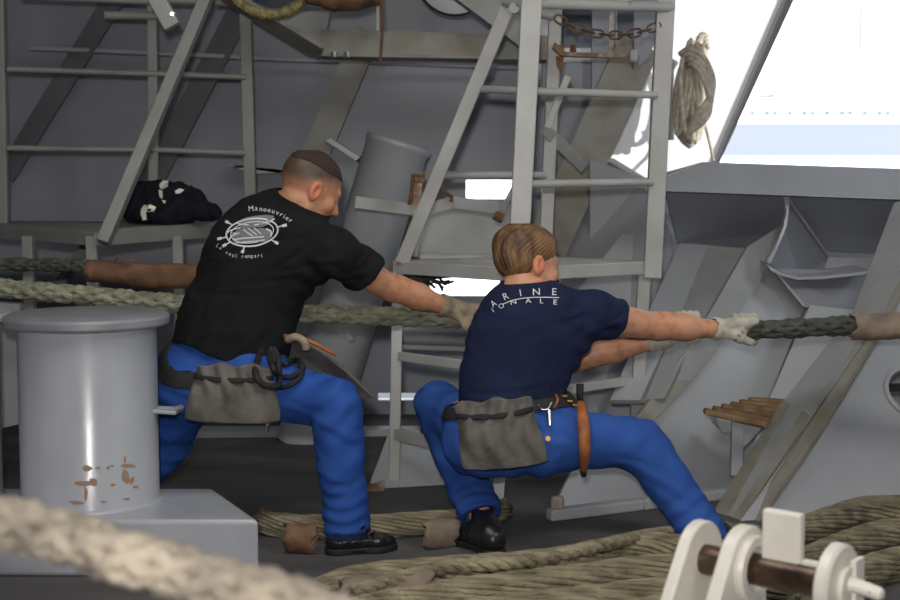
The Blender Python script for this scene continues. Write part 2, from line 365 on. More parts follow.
MB().beam(c + Vector((-0.1, 0.06, 0.005)), c + Vector((0.1, 0.06, 0.015)), 0.02, 0.03).build('port_bar', M_web, wr)
# weld bead / kerb along the deck
kb = MB()
for a_, b_ in (((548, 513), (640, 502)), ((640, 502), (727, 491))): kb.beam(G(*a_, 0.022) + Vector((0, -0.03, 0)), G(*b_, 0.022) + Vector((0, -0.03, 0)), 0.05, 0.044)
kb.build('kerb', M_hull, wr, 0.01)
MB().box(G(557, 505, 0.05), (0.05, 0.04, 0.07)).build('rust_corner', M_rustp, wr, 0.01)
# sunlit panel left of the opening, fourth frame in front of it
YP = 6.95
pn_ = MB()
for q_ in ([(525, 205), (600, 160), (600, 48), (525, 48)], [(600, 160), (650, 180), (712, 164), (795, -10), (850, -125), (634, -125), (634, 52), (600, 52)],
           [(525, 48), (551, 48), (551, 8), (525, 8)], [(592, 48), (617, 48), (617, 8), (592, 8)], [(525, 8), (634, 8), (634, -125), (525, -125)]):
    pn_.prism([P(x, y, YP) for x, y in q_], (0, 0.05, 0))
pan = pn_.build('wall_panel', M_white); tag(pan, kind='structure')
MB().prism([P(712, 166, YP - 0.02), P(718, 166, YP - 0.02), P(803, -20, YP - 0.02), P(856, -125, YP - 0.02), P(846, -125, YP - 0.02), P(792, -20, YP - 0.02)], (0, 0.09, 0)).build('opening_edge', M_frdark, pan)
wall_frame((640, 44), (545, 250), 42, 6.75, M_framed, 0.16, pan)
MB().prism([P(592, -20, 6.8), P(616, -20, 6.8), P(616, 60, 6.8), P(606, 130, 6.8), P(592, 160, 6.8)], (0, 0.04, 0)).build('stanchion_plate', M_wall, pan)
MB().prism([P(634, -20, 6.72), P(690, -40, 6.72), P(660, 32, 6.72), P(648, 58, 6.72), P(634, 70, 6.72)], (0, 0.04, 0)).build('gusset_plate', M_wall, pan)
MB().prism([P(543, 62, 6.93), P(600, 62, 6.93), P(600, 160, 6.93), P(545, 262, 6.9), P(520, 262, 6.93)], (0, 0.02, 0)).build('shell_plate', M_wall, pan)
MB().prism([P(606, 160, 6.66), P(613, 158, 6.66), P(648, 179, 6.62), P(680, 243, 6.45), P(676, 244, 6.45), P(643, 182, 6.62)], (0, 0.02, 0)).build('plate_edge', M_hull, pan)
# overhead girders
g1 = MB().prism([P(320, 29, 6.4), P(560, 36, 6.4), P(560, 57, 6.4), P(320, 53, 6.4)], (0, 0.1, 0)).prism([P(320, 53, 6.36), P(560, 57, 6.36), P(560, 60, 6.36), P(318, 56, 6.36)], (0, 0.2, 0)).build('trim_1', M_framed); tag(g1, kind='structure')
MB().prism([P(262, 12, 6.42), P(330, 12, 6.42), P(322, 54, 6.42), P(316, 52, 6.42)], (0, 0.03, 0)).build('gusset_plate', M_frame, g1)
MB().beam(P(215, -12, 6.35), P(322, 53, 6.35), 0.14, 0.02, up=(0, 0.3, 1)).build('girder_flange', M_framed, g1)
for x in (334, 347): smooth_angle(MB().tube([P(x, 52, 6.34), P(x, 57, 6.34)], 0.016, 8).build('bolt', M_steel, g1))
MB().beam(P(455, -18, 6.2), P(530, 38, 6.2), 0.12, 0.1, up=(0, 1, 0)).build('brace', M_ladg, g1)
MB().beam(P(378, 2, 6.3), P(378, 31, 6.3), 0.014, 0.014).build('hanger_rod', M_lad, g1)

# ------------------------------------------------------------------ outdoors beyond the opening
sea = MB().box((0, 210, -6.05), (500, 400, 0.1)).build('water', M_sea); tag(sea, kind='structure')
YS = 70
sh = thing('moored_ship', P(820, 300, YS), 'white ship moored far beyond the open bulwark at upper right', 'ship')
zd = P(820, 123, YS).z
zl_ = P(820, 157, YS).z
MB().prism([Vector((-32, YS, zl_)), Vector((50, YS, zl_)), Vector((52, YS, zd)), Vector((-32, YS, zd))], (0, 12, 0)).build('hull', M_shiph, sh)
MB().prism([Vector((-30, YS, -6)), Vector((48, YS, -6)), Vector((50, YS, zl_)), Vector((-32, YS, zl_))], (0, 12, 0)).build('lower_hull', M_shipw, sh)
MB().box(((10, YS + 6, zd + 9)), (70, 9, 18)).build('superstructure', M_shipw, sh)
MB().box((P(815, 112, YS).x, YS - 0.02, P(0, 121, YS).z), (10.5, 0.1, 0.12)).build('rubbing_strake', M_shipw, sh)
for i in range(14):
    px = 738 + i * 12.5 + (i % 3) * 2
    MB().box(P(px, 113, YS + 1.4), (0.28, 0.1, 0.22)).build('porthole', M_shipd, sh)
for px, py, ww, hh in ((766, 96, 0.9, 0.16), (872, 58, 1.3, 0.12), (842, 107, 2.0, 0.12), (861, 25, 0.12, 2.4), (774, 88, 0.1, 0.6)):
    MB().box(P(px, py, YS + 1.4), (ww, 0.1, hh)).build('fitting', M_shipd, sh)

# ------------------------------------------------------------------ left raised walkway with railing
ZW = 1.03
def atz(px, py, z): return G(px, py, z)
nc = atz(98, 229.5, ZW); lc = atz(-60, 221, ZW); rc = atz(232, 222, ZW)
wk = thing('raised_walkway', (nc.x, nc.y, 0), 'grey steel walkway with three-rail guard and leaning stringer along the back wall at left', 'walkway')
back = [P(260, 219, 6.95), P(-70, 219, 6.7)]
for p in back: p.z = ZW
MB().prism([nc, rc, back[0], back[1], lc], (0, 0, -0.02)).build('deck_plate', M_ladg, wk)
dz = Vector((0, 0, -0.055))
MB().beam(lc + dz / 1.4, nc + dz / 1.4, 0.03, 0.055).build('edge_beam', M_ladg, wk, 0.004)
MB().beam(nc + dz / 1.4, rc + dz / 1.4, 0.03, 0.055).build('edge_beam', M_ladg, wk, 0.004)
for px, YY in ((28, 6.0), (92, nc.y + 0.02), (178, 6.15)):
    a = P(px, 236, YY); b = Vector((a.x + 0.005, a.y, 0)); MB().beam(a, b, 0.045, 0.045, up=(0, 1, 0)).build('leg', M_ladg, wk, 0.004)
a = P(92, 250, 6.2); MB().beam(P(95, 235, 6.4), P(55, 290, 6.4), 0.05, 0.03, up=(0, 1, 0)).build('brace', M_frdark, wk)
for px0, px1, YY, wd in ((-1, 4, 6.45, 0.04), (152, 154, 6.58, 0.045), (244, 251, 6.68, 0.055)):
    a = P(px0, -40, YY); b = P(px1, 216, YY); b.z = ZW
    MB().beam(a, b, wd, 0.04, up=(0, 1, 0)).build('post', M_ladg, wk, 0.005)
def rail(pts, r, name='rail', m=None, par=None):
    return smooth_angle(MB().tube(pts, r, 10).build(name, m, par))
for ya, yb, yc in ((69, 74, 77), (148, 150, 153)):
    rail([P(7, ya, 6.44), P(160, yb, 6.57)], 0.014, 'rail', M_ladg, wk); rail([P(160, yb, 6.57), P(246, yc, 6.66)], 0.014, 'rail', M_ladg, wk)
rail([P(104, 15, 6.5), P(158, 16, 6.57)], 0.02, 'rail', M_ladg, wk); rail([P(20, -4, 6.45), P(160, 2, 6.57)], 0.016, 'rail', M_ladg, wk)
rail([P(160, 0, 6.57), P(246, 3, 6.66)], 0.02, 'rail', M_ladg, wk)
MB().beam(P(216, -25, 6.05), P(103, 243, nc.y - 0.03), 0.05, 0.075, up=(0, 1, 0)).build('stringer', M_ladg, wk, 0.005)
MB().beam(P(150, -14, 5.9), P(173, 27, 5.9), 0.07, 0.06, up=(0, 1, 0)).build('hanging_bracket', M_lad, wk, 0.006)
for x in (172,): smooth_angle(MB().tube([P(x, 14, 5.88), P(x, 14, 5.86)], 0.008, 8).build('bolt', M_steel, wk))

# ------------------------------------------------------------------ access platform with ladder in the middle
ZP = 0.905
N0 = P(512, 268, 5.22); N0.z = ZP; L0 = P(395, 260, 5.65); L0.z = ZP; R0_ = P(648, 262, 5.62); R0_.z = ZP
B0 = L0 + R0_ - N0
lad = thing('access_platform', (N0.x + 0.15, N0.y + 0.4, 0), 'light grey steel access platform with grating, guard rails and inclined ladder side in the middle', 'platform')
hb = Vector((0, 0, -0.026))
for a, b in ((L0, N0), (N0, R0_), (R0_, B0), (B0, L0)): MB().beam(a + hb, b + hb, 0.03, 0.052).build('edge_beam', M_lad, lad, 0.004)
gr = MB()
for i in range(1, 30):
    t = i / 30; a = L0.lerp(N0, t); b = B0.lerp(R0_, t); dd = (N0 - L0).normalized() * 0.02
    gr.beam(a + Vector((0, 0, -0.012)), b + Vector((0, 0, -0.012)), 0.011, 0.024)
o = gr.build('grating', M_lad, lad); tag(o, kind='stuff')
# legs
def leg(px0, py0, px1, py1, Y0, Y1, wd=0.045, nm='leg'):
    return MB().beam(P(px0, py0, Y0), P(px1, py1, Y1), wd, wd, up=(0, 1, 0)).build(nm, M_lad, lad, 0.004)
leg(398, 272, 394, 490, L0.y, 5.58); leg(512, 275, 497, 507, N0.y, 5.22); leg(644, 272, 633, 470, R0_.y, 5.72, 0.05); leg(538, 262, 534, 470, B0.y, 6.0)
# posts
MB().beam(P(533, -30, N0.y), P(518, 264, N0.y), 0.075, 0.05, up=(0, 1, 0)).build('post', M_lad, lad, 0.004)
MB().beam(P(556, -5, B0.y), P(545, 258, B0.y), 0.055, 0.05, up=(0, 1, 0)).build('post', M_lad, lad, 0.004)
MB().beam(P(667, -30, R0_.y - .02), P(652, 278, R0_.y - .02), 0.07, 0.05, up=(0, 1, 0)).build('post', M_lad, lad, 0.004)
MB().beam(P(514, -8, 5.45), P(402, 262, L0.y - 0.02), 0.055, 0.07, up=(0, 1, 0)).build('stringer', M_lad, lad, 0.004)
MB().beam(P(418, 184, 5.85), P(414, 258, 5.72), 0.035, 0.03, up=(0, 1, 0)).build('post', M_rustp, lad, 0.004)
rr = 0.0155
rail([P(480, 89, 5.5), P(527, 91, 5.25)], rr, 'rail', M_lad, lad); rail([P(527, 91, 5.25), P(656, 95, R0_.y - .05)], rr, 'rail', M_lad, lad)
rail([P(438, 175, 5.6), P(545, 175, 5.9)], rr, 'rail', M_lad, lad); rail([P(524, 184, 5.25), P(652, 182, R0_.y - .05)], rr, 'rail', M_lad, lad)
rail([P(505, 2, 5.4), P(528, 3, 5.25)], 0.02, 'rail', M_lad, lad); rail([P(522, 3, 5.24), P(672, 7, R0_.y - .03)], 0.021, 'rail', M_lad, lad)
rail([P(514, 8, 5.3), P(553, 16, B0.y)], 0.02, 'rail', M_lad, lad)
# lower frame between the legs
for a, b, hh in ((P(400, 356, 5.6), P(508, 371, 5.24), 0.034), (P(508, 398, 5.24), P(640, 379, 5.7), 0.034), (P(396, 434, 5.58), P(500, 458, 5.24), 0.045)):
    MB().beam(a, b, 0.03, hh).build('cross_bar', M_lad, lad, 0.003)
MB().beam(P(568, 76, 5.9), P(547, 128, 5.9), 0.03, 0.012, up=(0, 1, 0)).build('brace', M_lad, lad, 0.003)
MB().beam(P(544, 128, 5.95), P(584, 168, 6.3), 0.05, 0.012, up=(0, 1, 0)).build('brace', M_lad, lad, 0.003)
# latch bar with bolts at the gap
YL = 5.95
MB().prism([P(555, 42, YL), P(566, 52, YL), P(634, 54, YL), P(634, 58, YL), P(562, 56, YL), P(553, 48, YL)], (0, 0.06, 0)).build('latch_bar', M_rustp, lad)
MB().box(P(633, 56, YL), (0.03, 0.06, 0.05)).build('latch_stop', M_lad, lad, 0.006)
for x in (561, 573): smooth_angle(MB().tube([P(x, 52, YL + .02), P(x, 45, YL + .02)], [0.014, 0.012], 8).build('bolt', M_rust, lad))
MB().beam(P(612, 5, YL), P(611, 54, YL), 0.02, 0.012, up=(0, 1, 0)).build('latch_rod', M_rustp, lad)
MB().prism([P(556, 56, YL), P(564, 57, YL), P(561, 72, YL), P(557, 66, YL)], (0, 0.02, 0)).build('hook', M_rust, lad)
# chain
ca, cb = P(556, 12, 5.8), P(659, 20, R0_.y - .04)
ch = thing('safety_chain', tuple(cb), 'rusty steel chain hung across the gap at the top of the ladder', 'chain')
pts = []
for i in range(12):
    t = i / 11; p = ca.lerp(cb, t); p.z -= 0.055 * math.sin(math.pi * t) ** 0.8 + 0.02; pts.append(p)
for i in range(11):
    a, b = pts[i], pts[i + 1]; c_ = (a + b) / 2; d = (b - a).normalized(); s_ = d.cross(Vector((0, 1, 0))).normalized()
    if i % 2: s_ = d.cross(s_).normalized()
    ring = []
    for k in range(16):
        an = 2 * math.pi * k / 16; ring.append(c_ + d * (0.018 * math.cos(an) + (0.011 if math.cos(an) > 0 else -0.011)) + s_ * 0.0155 * math.sin(an))
    smooth_angle(MB().tube(ring, 0.0045, 6, closed=True).build('link', M_chain, ch), 80)

# hose rack bar behind the ladder: bent flat bar with rusty ends
rk = thing('rusty_hose_rack', tuple(P(440, 215, 6.15)), 'bent light flat-bar rack with rusty ends behind the ladder side', 'rack')
bar = [P(355, 202, 6.0), P(409, 209, 6.1), P(428, 209, 6.12), P(452, 202, 6.15), P(500, 208, 6.1)]
m_ = MB()
for a, b in zip(bar, bar[1:]): m_.beam(a, b, 0.012, 0.05, up=(0, 0, 1))
m_.build('flat_bar', M_lad, rk)
MB().beam(P(500, 214, 6.1), P(516, 184, 6.3), 0.02, 0.05, up=(0, 1, 0)).build('end_bar', M_lad, rk)
smooth_angle(MB().tube([P(494, 215, 6.06), P(503, 219, 6.06)], 0.02, 8).build('end_knob', M_rust, rk))
MB().prism([P(414, 174, 6.1), P(425, 172, 6.1), P(420, 200, 6.1), P(411, 210, 6.1), P(409, 196, 6.1)], (0, 0.03, 0)).build('rusty_clamp', M_rustp, rk)
smooth_angle(MB().tube([P(425, 176, 6.05), P(413, 175, 6.05), P(412, 190, 6.05), P(409, 205, 6.05)], 0.009, 6).build('rusty_rod', M_rust, rk))
smooth_angle(MB().tube([P(437, 187, 6.1), P(452, 197, 6.1), P(451, 202, 6.1)], 0.009, 6).build('rusty_rod', M_rust, rk))
# fairlead body behind it: rounded casting under a bright plate
fl = thing('fairlead_casting', tuple(P(465, 250, 6.9)), 'rounded grey steel fairlead casting against the wall behind the platform', 'fairlead')
QC = Pl(P(425, 202, 6.95), P(508, 204, 6.95), P(460, 256, 6.62))
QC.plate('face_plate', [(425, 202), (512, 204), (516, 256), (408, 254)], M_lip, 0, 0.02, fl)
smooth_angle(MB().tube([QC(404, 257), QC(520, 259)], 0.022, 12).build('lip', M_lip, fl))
smooth_angle(MB().tube([P(395, 332, 6.35), P(520, 336, 6.35)], 0.055, 24).build('lower_roller', M_hull, fl))
MB().beam(P(390, 346, 6.33), P(520, 350, 6.33), 0.04, 0.02).build('roller_bracket', M_frame, fl)

# leaning vent trunk
vt = thing('leaning_trunk', tuple(P(322, 420, 6.5)), 'fat grey cylindrical trunk leaning behind the cropped-hair man', 'pipe')
ta, tb = P(399, 141, 6.6), P(307, 444, 6.6); ax = (tb - ta); Lx = ax.length
tk = MB().lathe(ta, ax, [(0.0, 0.004), (0.135, 0.0), (0.15, 0.0), (0.156, 0.006), (0.156, 0.03), (0.149, 0.036), (0.149, Lx)], 48)
smooth_angle(tk.build('tube', M_hull, vt), 50)
MB().beam(P(338, 322, 6.2), P(352, 340, 6.2), 0.02, 0.02).build('weld_lug', M_frame, vt)

# small white plates standing on deck behind the legs
kp = thing('deck_knee', tuple(G(430, 490)), 'pale grey triangular knee plate standing on deck behind the ladder leg', 'plate')
MB().prism([G(368, 489), P(392, 424, 5.75), P(428, 437, 5.75), G(458, 484)], (0, 0.03, 0)).build('plate', M_hull, kp)
MB().prism([G(366, 491), P(382, 452, 5.72), P(389, 461, 5.72), G(384, 491)], (0, 0.02, 0)).build('rusty_corner', M_rustp, kp)
cb_ = MB().prism([G(176, 438), G(420, 436), G(420, 432), G(176, 432)], (0, 0, 0.03)).build('trim_2', M_hull); tag(cb_, kind='structure')

# ------------------------------------------------------------------ bollard pair on its plinth
YBo = 4.55
bx = P(87, 313, YBo)
bo = thing('mooring_bollard', (bx.x, YBo, 0), 'big grey cylindrical bollard with flat round cap and rust streaks on its plinth at left', 'bollard')
zt_ = bx.z; zp_ = 0.18
prof = [(0.0, zt_ + 0.004), (0.245, zt_ + 0.002), (0.262, zt_ - 0.004), (0.267, zt_ - 0.012), (0.267, zt_ - 0.03), (0.262, zt_ - 0.037), (0.24, zt_ - 0.040), (0.222, zt_ - 0.045)]
smooth_angle(MB().lathe((bx.x, YBo, 0), (0, 0, 1), prof, 72).build('cap', M_cap, bo), 25)
smooth_angle(MB().lathe((bx.x, YBo, 0), (0, 0, 1), [(0.2225, zt_ - 0.04), (0.2225, zp_ + 0.012), (0.229, zp_ + 0.003), (0.232, zp_)], 72).build('barrel', M_boll, bo), 50)
# rust marks with their own shape on the barrel, flash-lit side
def on_barrel(px, py, rr=0.2235):
    d = ray(px, py); a = d.x ** 2 + d.y ** 2; b = -2 * (d.x * bx.x + d.y * YBo); c = bx.x ** 2 + YBo ** 2 - rr * rr
    t = (-b - math.sqrt(b * b - 4 * a * c)) / (2 * a); return Vector((0, 0, CZ)) + d * t
def blot(px, py, w_, h_, n=9):
    c0 = on_barrel(px, py); ps = []
    for k in range(n):
        a = 2 * math.pi * k / n; q_ = 1 + random.uniform(-.35, .3); ps.append(on_barrel(px + w_ * q_ * math.cos(a), py + h_ * q_ * math.sin(a)))
    MB().add([c0] + ps, [(0, i + 1, (i + 1) % n + 1) for i in range(n)]).build('rust_stain', M_rusts, bo)
for b_ in ((84, 484, 12, 2.6), (93, 483, 5, 4), (86, 494, 1.5, 8), (77, 503, 8, 2), (87, 468, 5, 3), (98, 468, 3, 1.5), (108, 468, 2, 2), (112, 466, 2, 1.4), (130, 466, 8, 2), (126, 476, 4, 7), (132, 480, 2.5, 4), (125, 459, 1.3, 5), (113, 485, 2.6, 1.6), (126, 499, 4, 1.4), (103, 502, 4, 1.2), (136, 487, 3, 1.3)): blot(*b_)
smooth_angle(MB().tube([P(140, 409, 4.53), P(174, 410, 4.62), P(181, 408, 4.7)], 0.012, 8).build('whelp', M_hull, bo))
MB().prism([P(148, 409, 4.5), P(176, 411, 4.55), P(182, 408, 4.7), P(150, 405, 4.7)], (0, 0, -0.014)).build('horn', M_hull, bo, 0.004)
pf = G(259, 520, zp_).y; pbk = G(213, 488, zp_).y
xr = G(259, 520, zp_).x
pl_ = MB().prism([Vector((-2.4, pf, 0.0)), Vector((xr, pf, 0)), Vector((G(213, 488, zp_).x, pbk, 0)), Vector((-2.4, pbk, 0))], (0, 0, zp_)).build('bollard_plinth', M_boll, None, 0.014, seg=3)
tag(pl_, 'low grey steel plinth under the bollard at lower left', 'plinth')
b2 = thing('mooring_bollard', (P(-70, 400, YBo).x, YBo, 0), 'second bollard cut off by the left edge, only a sliver showing', 'bollard')
x2 = P(-70, 400, YBo).x
smooth_angle(MB().lathe((x2, YBo, 0), (0, 0, 1), [(0.0, 0.8), (0.26, 0.798), (0.266, 0.775), (0.24, 0.762), (0.2225, 0.757), (0.2225, zp_ + 0.01), (0.232, zp_)], 72).build('barrel', M_boll, b2), 40)
MB().prism([P(-40, 300, 5.4), P(20, 304, 5.4), P(20, 424, 5.4), P(2, 428, 5.4), P(-40, 428, 5.4)], (0, 0.05, 0)).build('backing_plate', M_frame, wk)

# ------------------------------------------------------------------ ropes
fr_ = MB(); plait(fr_, spline([Vector((-1.25, 1.66, 0.97)), P(0, 522, 1.75), P(120, 556, 1.72), P(230, 588, 1.70), P(370, 640, 1.68), Vector((0.55, 1.6, 0.30))], 10), 0.0285, 0.22, 4, 0.46, 8)
tag(fr_.build('plaited_rope', M_ropeF, None, smooth=True), 'thick cream plaited rope crossing the lower left foreground, out of focus', 'rope')
YR = 5.08
d1 = MB(); plait(d1, [Vector((-3.45, 5.7, 0.95)), P(-60, 264, 5.3), P(20, 264.5, 5.3), P(95, 266, 5.25), P(140, 270, 5.22)], 0.021, 0.24, 4, 0.5, 6)
dr = thing('dark_mooring_rope', tuple(P(60, 265, 5.3)), 'dark grey-green mooring rope with brown leather sleeve at left above the pale rope', 'rope')
d1.build('rope', M_ropeD, dr, smooth=True)
YH = 4.99
main = [Vector((-3.45, 5.6, 0.9)), P(-60, 283, 5.15), P(0, 288, 5.14), P(90, 296, 5.12), P(175, 303.5, 5.1), P(300, 313, YR), P(455, 318, 5.05), P(560, 322, 5.02), P(660, 326, YH), P(740, 329.5, 4.95), P(800, 328, 4.92), P(860, 325, 4.9), P(980, 322, 4.85), Vector((2.95, 4.7, 0.7))]
mr = thing('hauled_rope', tuple(P(455, 318, 5.05)), 'long plaited rope both men haul, with grey leather sleeve at right', 'rope')
msp = spline(main, 8)
cut = [p for p in msp if p.x < P(690, 327, 4.97).x]; cut2 = [p for p in msp if p.x >= cut[-1].x]
plait(MB(), cut, 0.029, 0.30, 4, 0.50, 7).build('rope', M_ropeL, mr, smooth=True)
plait(MB(), cut2, 0.028, 0.30, 4, 0.50, 7).build('rope', M_ropeD, mr, smooth=True)
def sleeve(pts, R, name, m, par, wob=0.12, seed=0, squash=1.0, wrap=True):
    """stiff leather wrapped round a rope, with a lapped edge and crumpled ends"""
    rn = random.Random(seed); pts = resample(pts, 0.02); n = 40; vs = []; fs = []
    ph = [rn.uniform(0, 6) for _ in range(6)]
    for i, p in enumerate(pts):
        t = i / (len(pts) - 1)
        for k in range(n):
            a = 2 * math.pi * k / n
            q_ = 1 + wob * (0.4 * math.sin(2 * a + ph[0] + 5 * t) + 0.3 * math.sin(3 * a + ph[1] - 9 * t) + 0.25 * math.sin(17 * t + ph[2] + a) + 0.2 * math.sin(43 * t + ph[3] + 2 * a))
            lap = 0.10 * max(0, 1 - ((a - 0.9) % (2 * math.pi)) / 1.5) if wrap else 0
            e = 1 - 0.0 * t
            edge = (0.008 * math.sin(3 * a + ph[4]) + 0.004 * math.sin(7 * a + ph[5])) if i in (0, len(pts) - 1) else 0
            vs.append(p + Vector((edge, -math.cos(a) * R * (q_ + lap), math.sin(a) * R * (q_ + lap) * squash)))
    m_ = len(pts)
    for i in range(m_ - 1):
        for k in range(n): fs.append((i * n + k, i * n + (k + 1) % n, (i + 1) * n + (k + 1) % n, (i + 1) * n + k))
    o = MB().add(vs, fs).build(name, m, par, smooth=True)
    s_ = o.modifiers.new('thick', 'SOLIDIFY'); s_.thickness = 0.006; s_.offset = -1
    return o
sleeve([P(88, 271, 5.24), P(140, 275, 5.22), P(200, 278, 5.2), P(235, 279, 5.18)], 0.043, 'leather_sleeve', M_leather, dr, 0.14, 3)
MB().tube([P(115, 262, 5.2), P(118, 256, 5.19), P(124, 260, 5.18), P(135, 261, 5.18)], 0.004, 6).build('lashing', M_leather, dr)
sleeve([P(851, 327, 4.9), P(885, 327, 4.88), P(985, 322, 4.84)], 0.047, 'leather_sleeve', M_leather2, mr, 0.12, 8)
# second loose rope end seen at the hanging wrap
# fat worn ropes lying on deck
def deckrope(name, pts, R, m, label, pitch=0.3, kind='plait', parent=None, grp=None):
    mb = MB(); pts = [Vector((p.x, p.y, R * 0.92)) if len(p) == 3 and p.z < 0.001 else p for p in pts]
    (hawser if kind == 'plait' else twist)(mb, spline(pts, 8), R, pitch * 4)
    o = mb.build(name, m, parent, smooth=True)
    if label: tag(o, label, 'rope', grp)
    return o
deckrope('deck_rope', [G(285, 630), G(350, 599), G(450, 588), G(560, 578), G(640, 562), G(700, 568), G(770, 574)], 0.05, M_ropeG, 'fat worn hawser on deck, farthest of the bunch at bottom middle', 0.34)
deckrope('deck_rope', [G(310, 650), G(385, 625), G(480, 611), G(580, 597), G(680, 586), G(770, 592)], 0.052, M_ropeG, 'fat worn hawser on deck, second back in the bunch at bottom middle', 0.36)
deckrope('deck_rope', [G(330, 670), G(430, 644), G(520, 630), G(600, 619), G(700, 608), G(790, 606)], 0.052, M_ropeG, 'fat worn hawser on deck, third back in the bunch at bottom middle', 0.36)
deckrope('deck_rope', [G(480, 660), G(560, 648), G(640, 634), G(740, 614)], 0.05, M_ropeG, 'fat worn hawser on deck, nearest of the bunch at the bottom edge', 0.36)
h_ = deckrope('thin_deck_rope', [G(352, 592, 0.105), G(440, 568, 0.118), G(520, 562, 0.12), G(600, 546, 0.118), G(655, 534, 0.06), G(715, 528, 0.022), G(760, 530, 0.022)], 0.022, M_ropeG, 'thinner worn rope lying along the back of the deck hawsers', 0.03, 'twist')
sl_ = sleeve([G(340, 605, 0.055), G(400, 594, 0.058), G(434, 591, 0.058)], 0.067, 'leather_wrap', M_leather2, None, 0.12, 5, 0.95); tag(sl_, 'pale scuffed leather wrap around a deck hawser at bottom middle', 'wrap')
rc_ = thing('shackled_rope', tuple(G(300, 540)), 'worn rope with leather patch and shackle lying behind the men’s shoes', 'rope')
rr_pts = [G(262, 533), G(290, 537), G(340, 538), G(400, 536), G(440, 533), G(475, 529), G(505, 520)]
deckrope('rope', rr_pts, 0.042, M_ropeG, None, 0.26, parent=rc_)
sleeve([G(286, 538, 0.045), G(318, 539, 0.045)], 0.048, 'leather_patch', M_leather, rc_, 0.1, 2)
sleeve([G(425, 535, 0.045), G(462, 531, 0.045)], 0.048, 'leather_patch', M_leather2, rc_, 0.1, 4)
sc = P(264, 520, 4.95)
smooth_angle(MB().tube([sc + Vector((-0.03, 0, -0.055)), sc + Vector((-0.036, 0, 0.0)), sc + Vector((-0.01, 0, 0.034)), sc + Vector((0.025, 0, 0.02)), sc + Vector((0.035, 0, -0.02)), sc + Vector((0.03, 0, -0.055))], 0.014, 10).build('shackle_bow', M_leather, rc_))
smooth_angle(MB().tube([P(258, 526, 4.9), P(276, 526, 4.86)], 0.019, 12).build('shackle_pin', M_steel, rc_))
deckrope('coiled_deck_rope', [G(770, 560), G(830, 535), G(880, 522), G(1000, 526)], 0.05, M_ropeG, 'dark worn hawser on deck by the hull plate, farthest of three at right', 0.34)
deckrope('coiled_deck_rope', [G(780, 590), G(850, 560), G(900, 546), G(1040, 536)], 0.05, M_ropeG, 'dark worn hawser on deck at right, middle of three', 0.34)
deckrope('coiled_deck_rope', [G(800, 630), G(860, 592), G(910, 576), G(1060, 556)], 0.05, M_ropeG, 'dark worn hawser on deck at right, nearest of three', 0.34)

# rope hank hanging on the sunlit panel
YK = 6.78; hk = thing('hanging_rope_hank', tuple(P(697, 90, YK)), 'pale rope hank hung on the sunlit panel beside the ladder', 'rope')
rl = random.Random(11); hp_ = MB(); top = P(701, 36, YK)
for i in range(13):
    cx_ = 697 + rl.uniform(-12, 12); wx = rl.uniform(3, 11); yt = rl.uniform(38, 58); yb_ = rl.uniform(124, 147); ln = rl.uniform(-5, 9)
    pts_ = []
    for k in range(22):
        a = 2 * math.pi * k / 22
        x_ = cx_ + wx * math.sin(a) + ln * math.cos(a) * 0.8; y_ = (yt + yb_) / 2 - (yb_ - yt) / 2 * math.cos(a)
        pts_.append(P(x_, y_, YK - 0.03 - 0.012 * i + 0.03 * math.sin(a + 2.1 * i)))
    hp_.tube(pts_, 0.0125, 8, closed=True)
hp_.build('loops', M_ropeW, hk, smooth=True)
wr_ = MB()
for i in range(4):
    pts_ = [P(680 + 3 * i, 54 + 4 * i, YK - .17), P(690 + i, 49 + 5 * i, YK - .22), P(704, 58 + 7 * i, YK - .24), P(713 - i, 80 + 9 * i, YK - .23), P(709 - 2 * i, 98 + 8 * i, YK - .23), P(695 - 2 * i, 118 + 5 * i, YK - .22), P(685 + i, 138 + i, YK - .18)]
    wr_.tube(resample(spline(pts_, 5), 0.02), 0.0135, 8)
wr_.build('wrapping_turns', M_ropeW, hk, smooth=True)
twist(MB(), spline([P(701, 60, YK - .06), P(699, 42, YK - .05), P(704, 36, YK - .03), P(707, 48, YK - .06)], 6), 0.02, 0.06, 3, 6).build('becket', M_ropeW, hk, smooth=True)
twist(MB(), spline([P(704, 120, YK - .04), P(709, 140, YK - .03), P(714, 161, YK - .12)], 6), 0.008, 0.05, 3, 5).build('tail', M_ropeW, hk, smooth=True)
MB().tube([P(673, 60, YK + 0.02), P(668, 70, YK + .02), P(668, 140, YK + .02)], 0.03, 8).build('hanging_bar', M_white, hk, smooth=True)

# overhead odds and ends at the top edge
oc = MB(); c0 = P(270, -38, 6.1)
for j in range(2):
    plait(oc, [c0 + Vector((0.205 * math.cos(a), 0.05 * j + 0.03 * math.sin(a), 0.225 * math.sin(a))) for a in [2 * math.pi * k / 40 for k in range(41)]], 0.0175, 0.075, 4, 0.46, 6)
tag(oc.build('rope_coil', M_ropeY, None, smooth=True), 'yellowish braided rope coil hanging at the top edge above the girder', 'rope')
dm = smooth_angle(MB().lathe(P(270, -38, 6.28), (0, 1, 0), [(0, 0), (0.15, 0), (0.16, 0.02), (0.16, 0.2), (0, 0.2)], 32).build('round_fender_drum', M_hull), 40)
tag(dm, 'pale round drum behind the yellowish rope coil', 'drum')
lb = sleeve([P(306, -12, 6.1), P(330, -8, 6.1), P(352, -6, 6.1), P(383, -12, 6.1)], 0.085, 'leather_bundle', M_leather, None, 0.16, 12, 0.85)
tag(lb, 'brown leather bundle at the top edge beside the rope coil', 'bundle')
vc = thing('round_vent_head', tuple(P(455, -30, 6.6)), 'pale round vent head cut by the top edge above the girder', 'vent')
smooth_angle(MB().lathe(P(455, -26, 6.62), (0, -0.98, -0.2), [(0, 0.0), (0.168, 0.0), (0.175, 0.01), (0.175, 0.1), (0, 0.1)], 40).build('cover', M_hull, vc), 40)
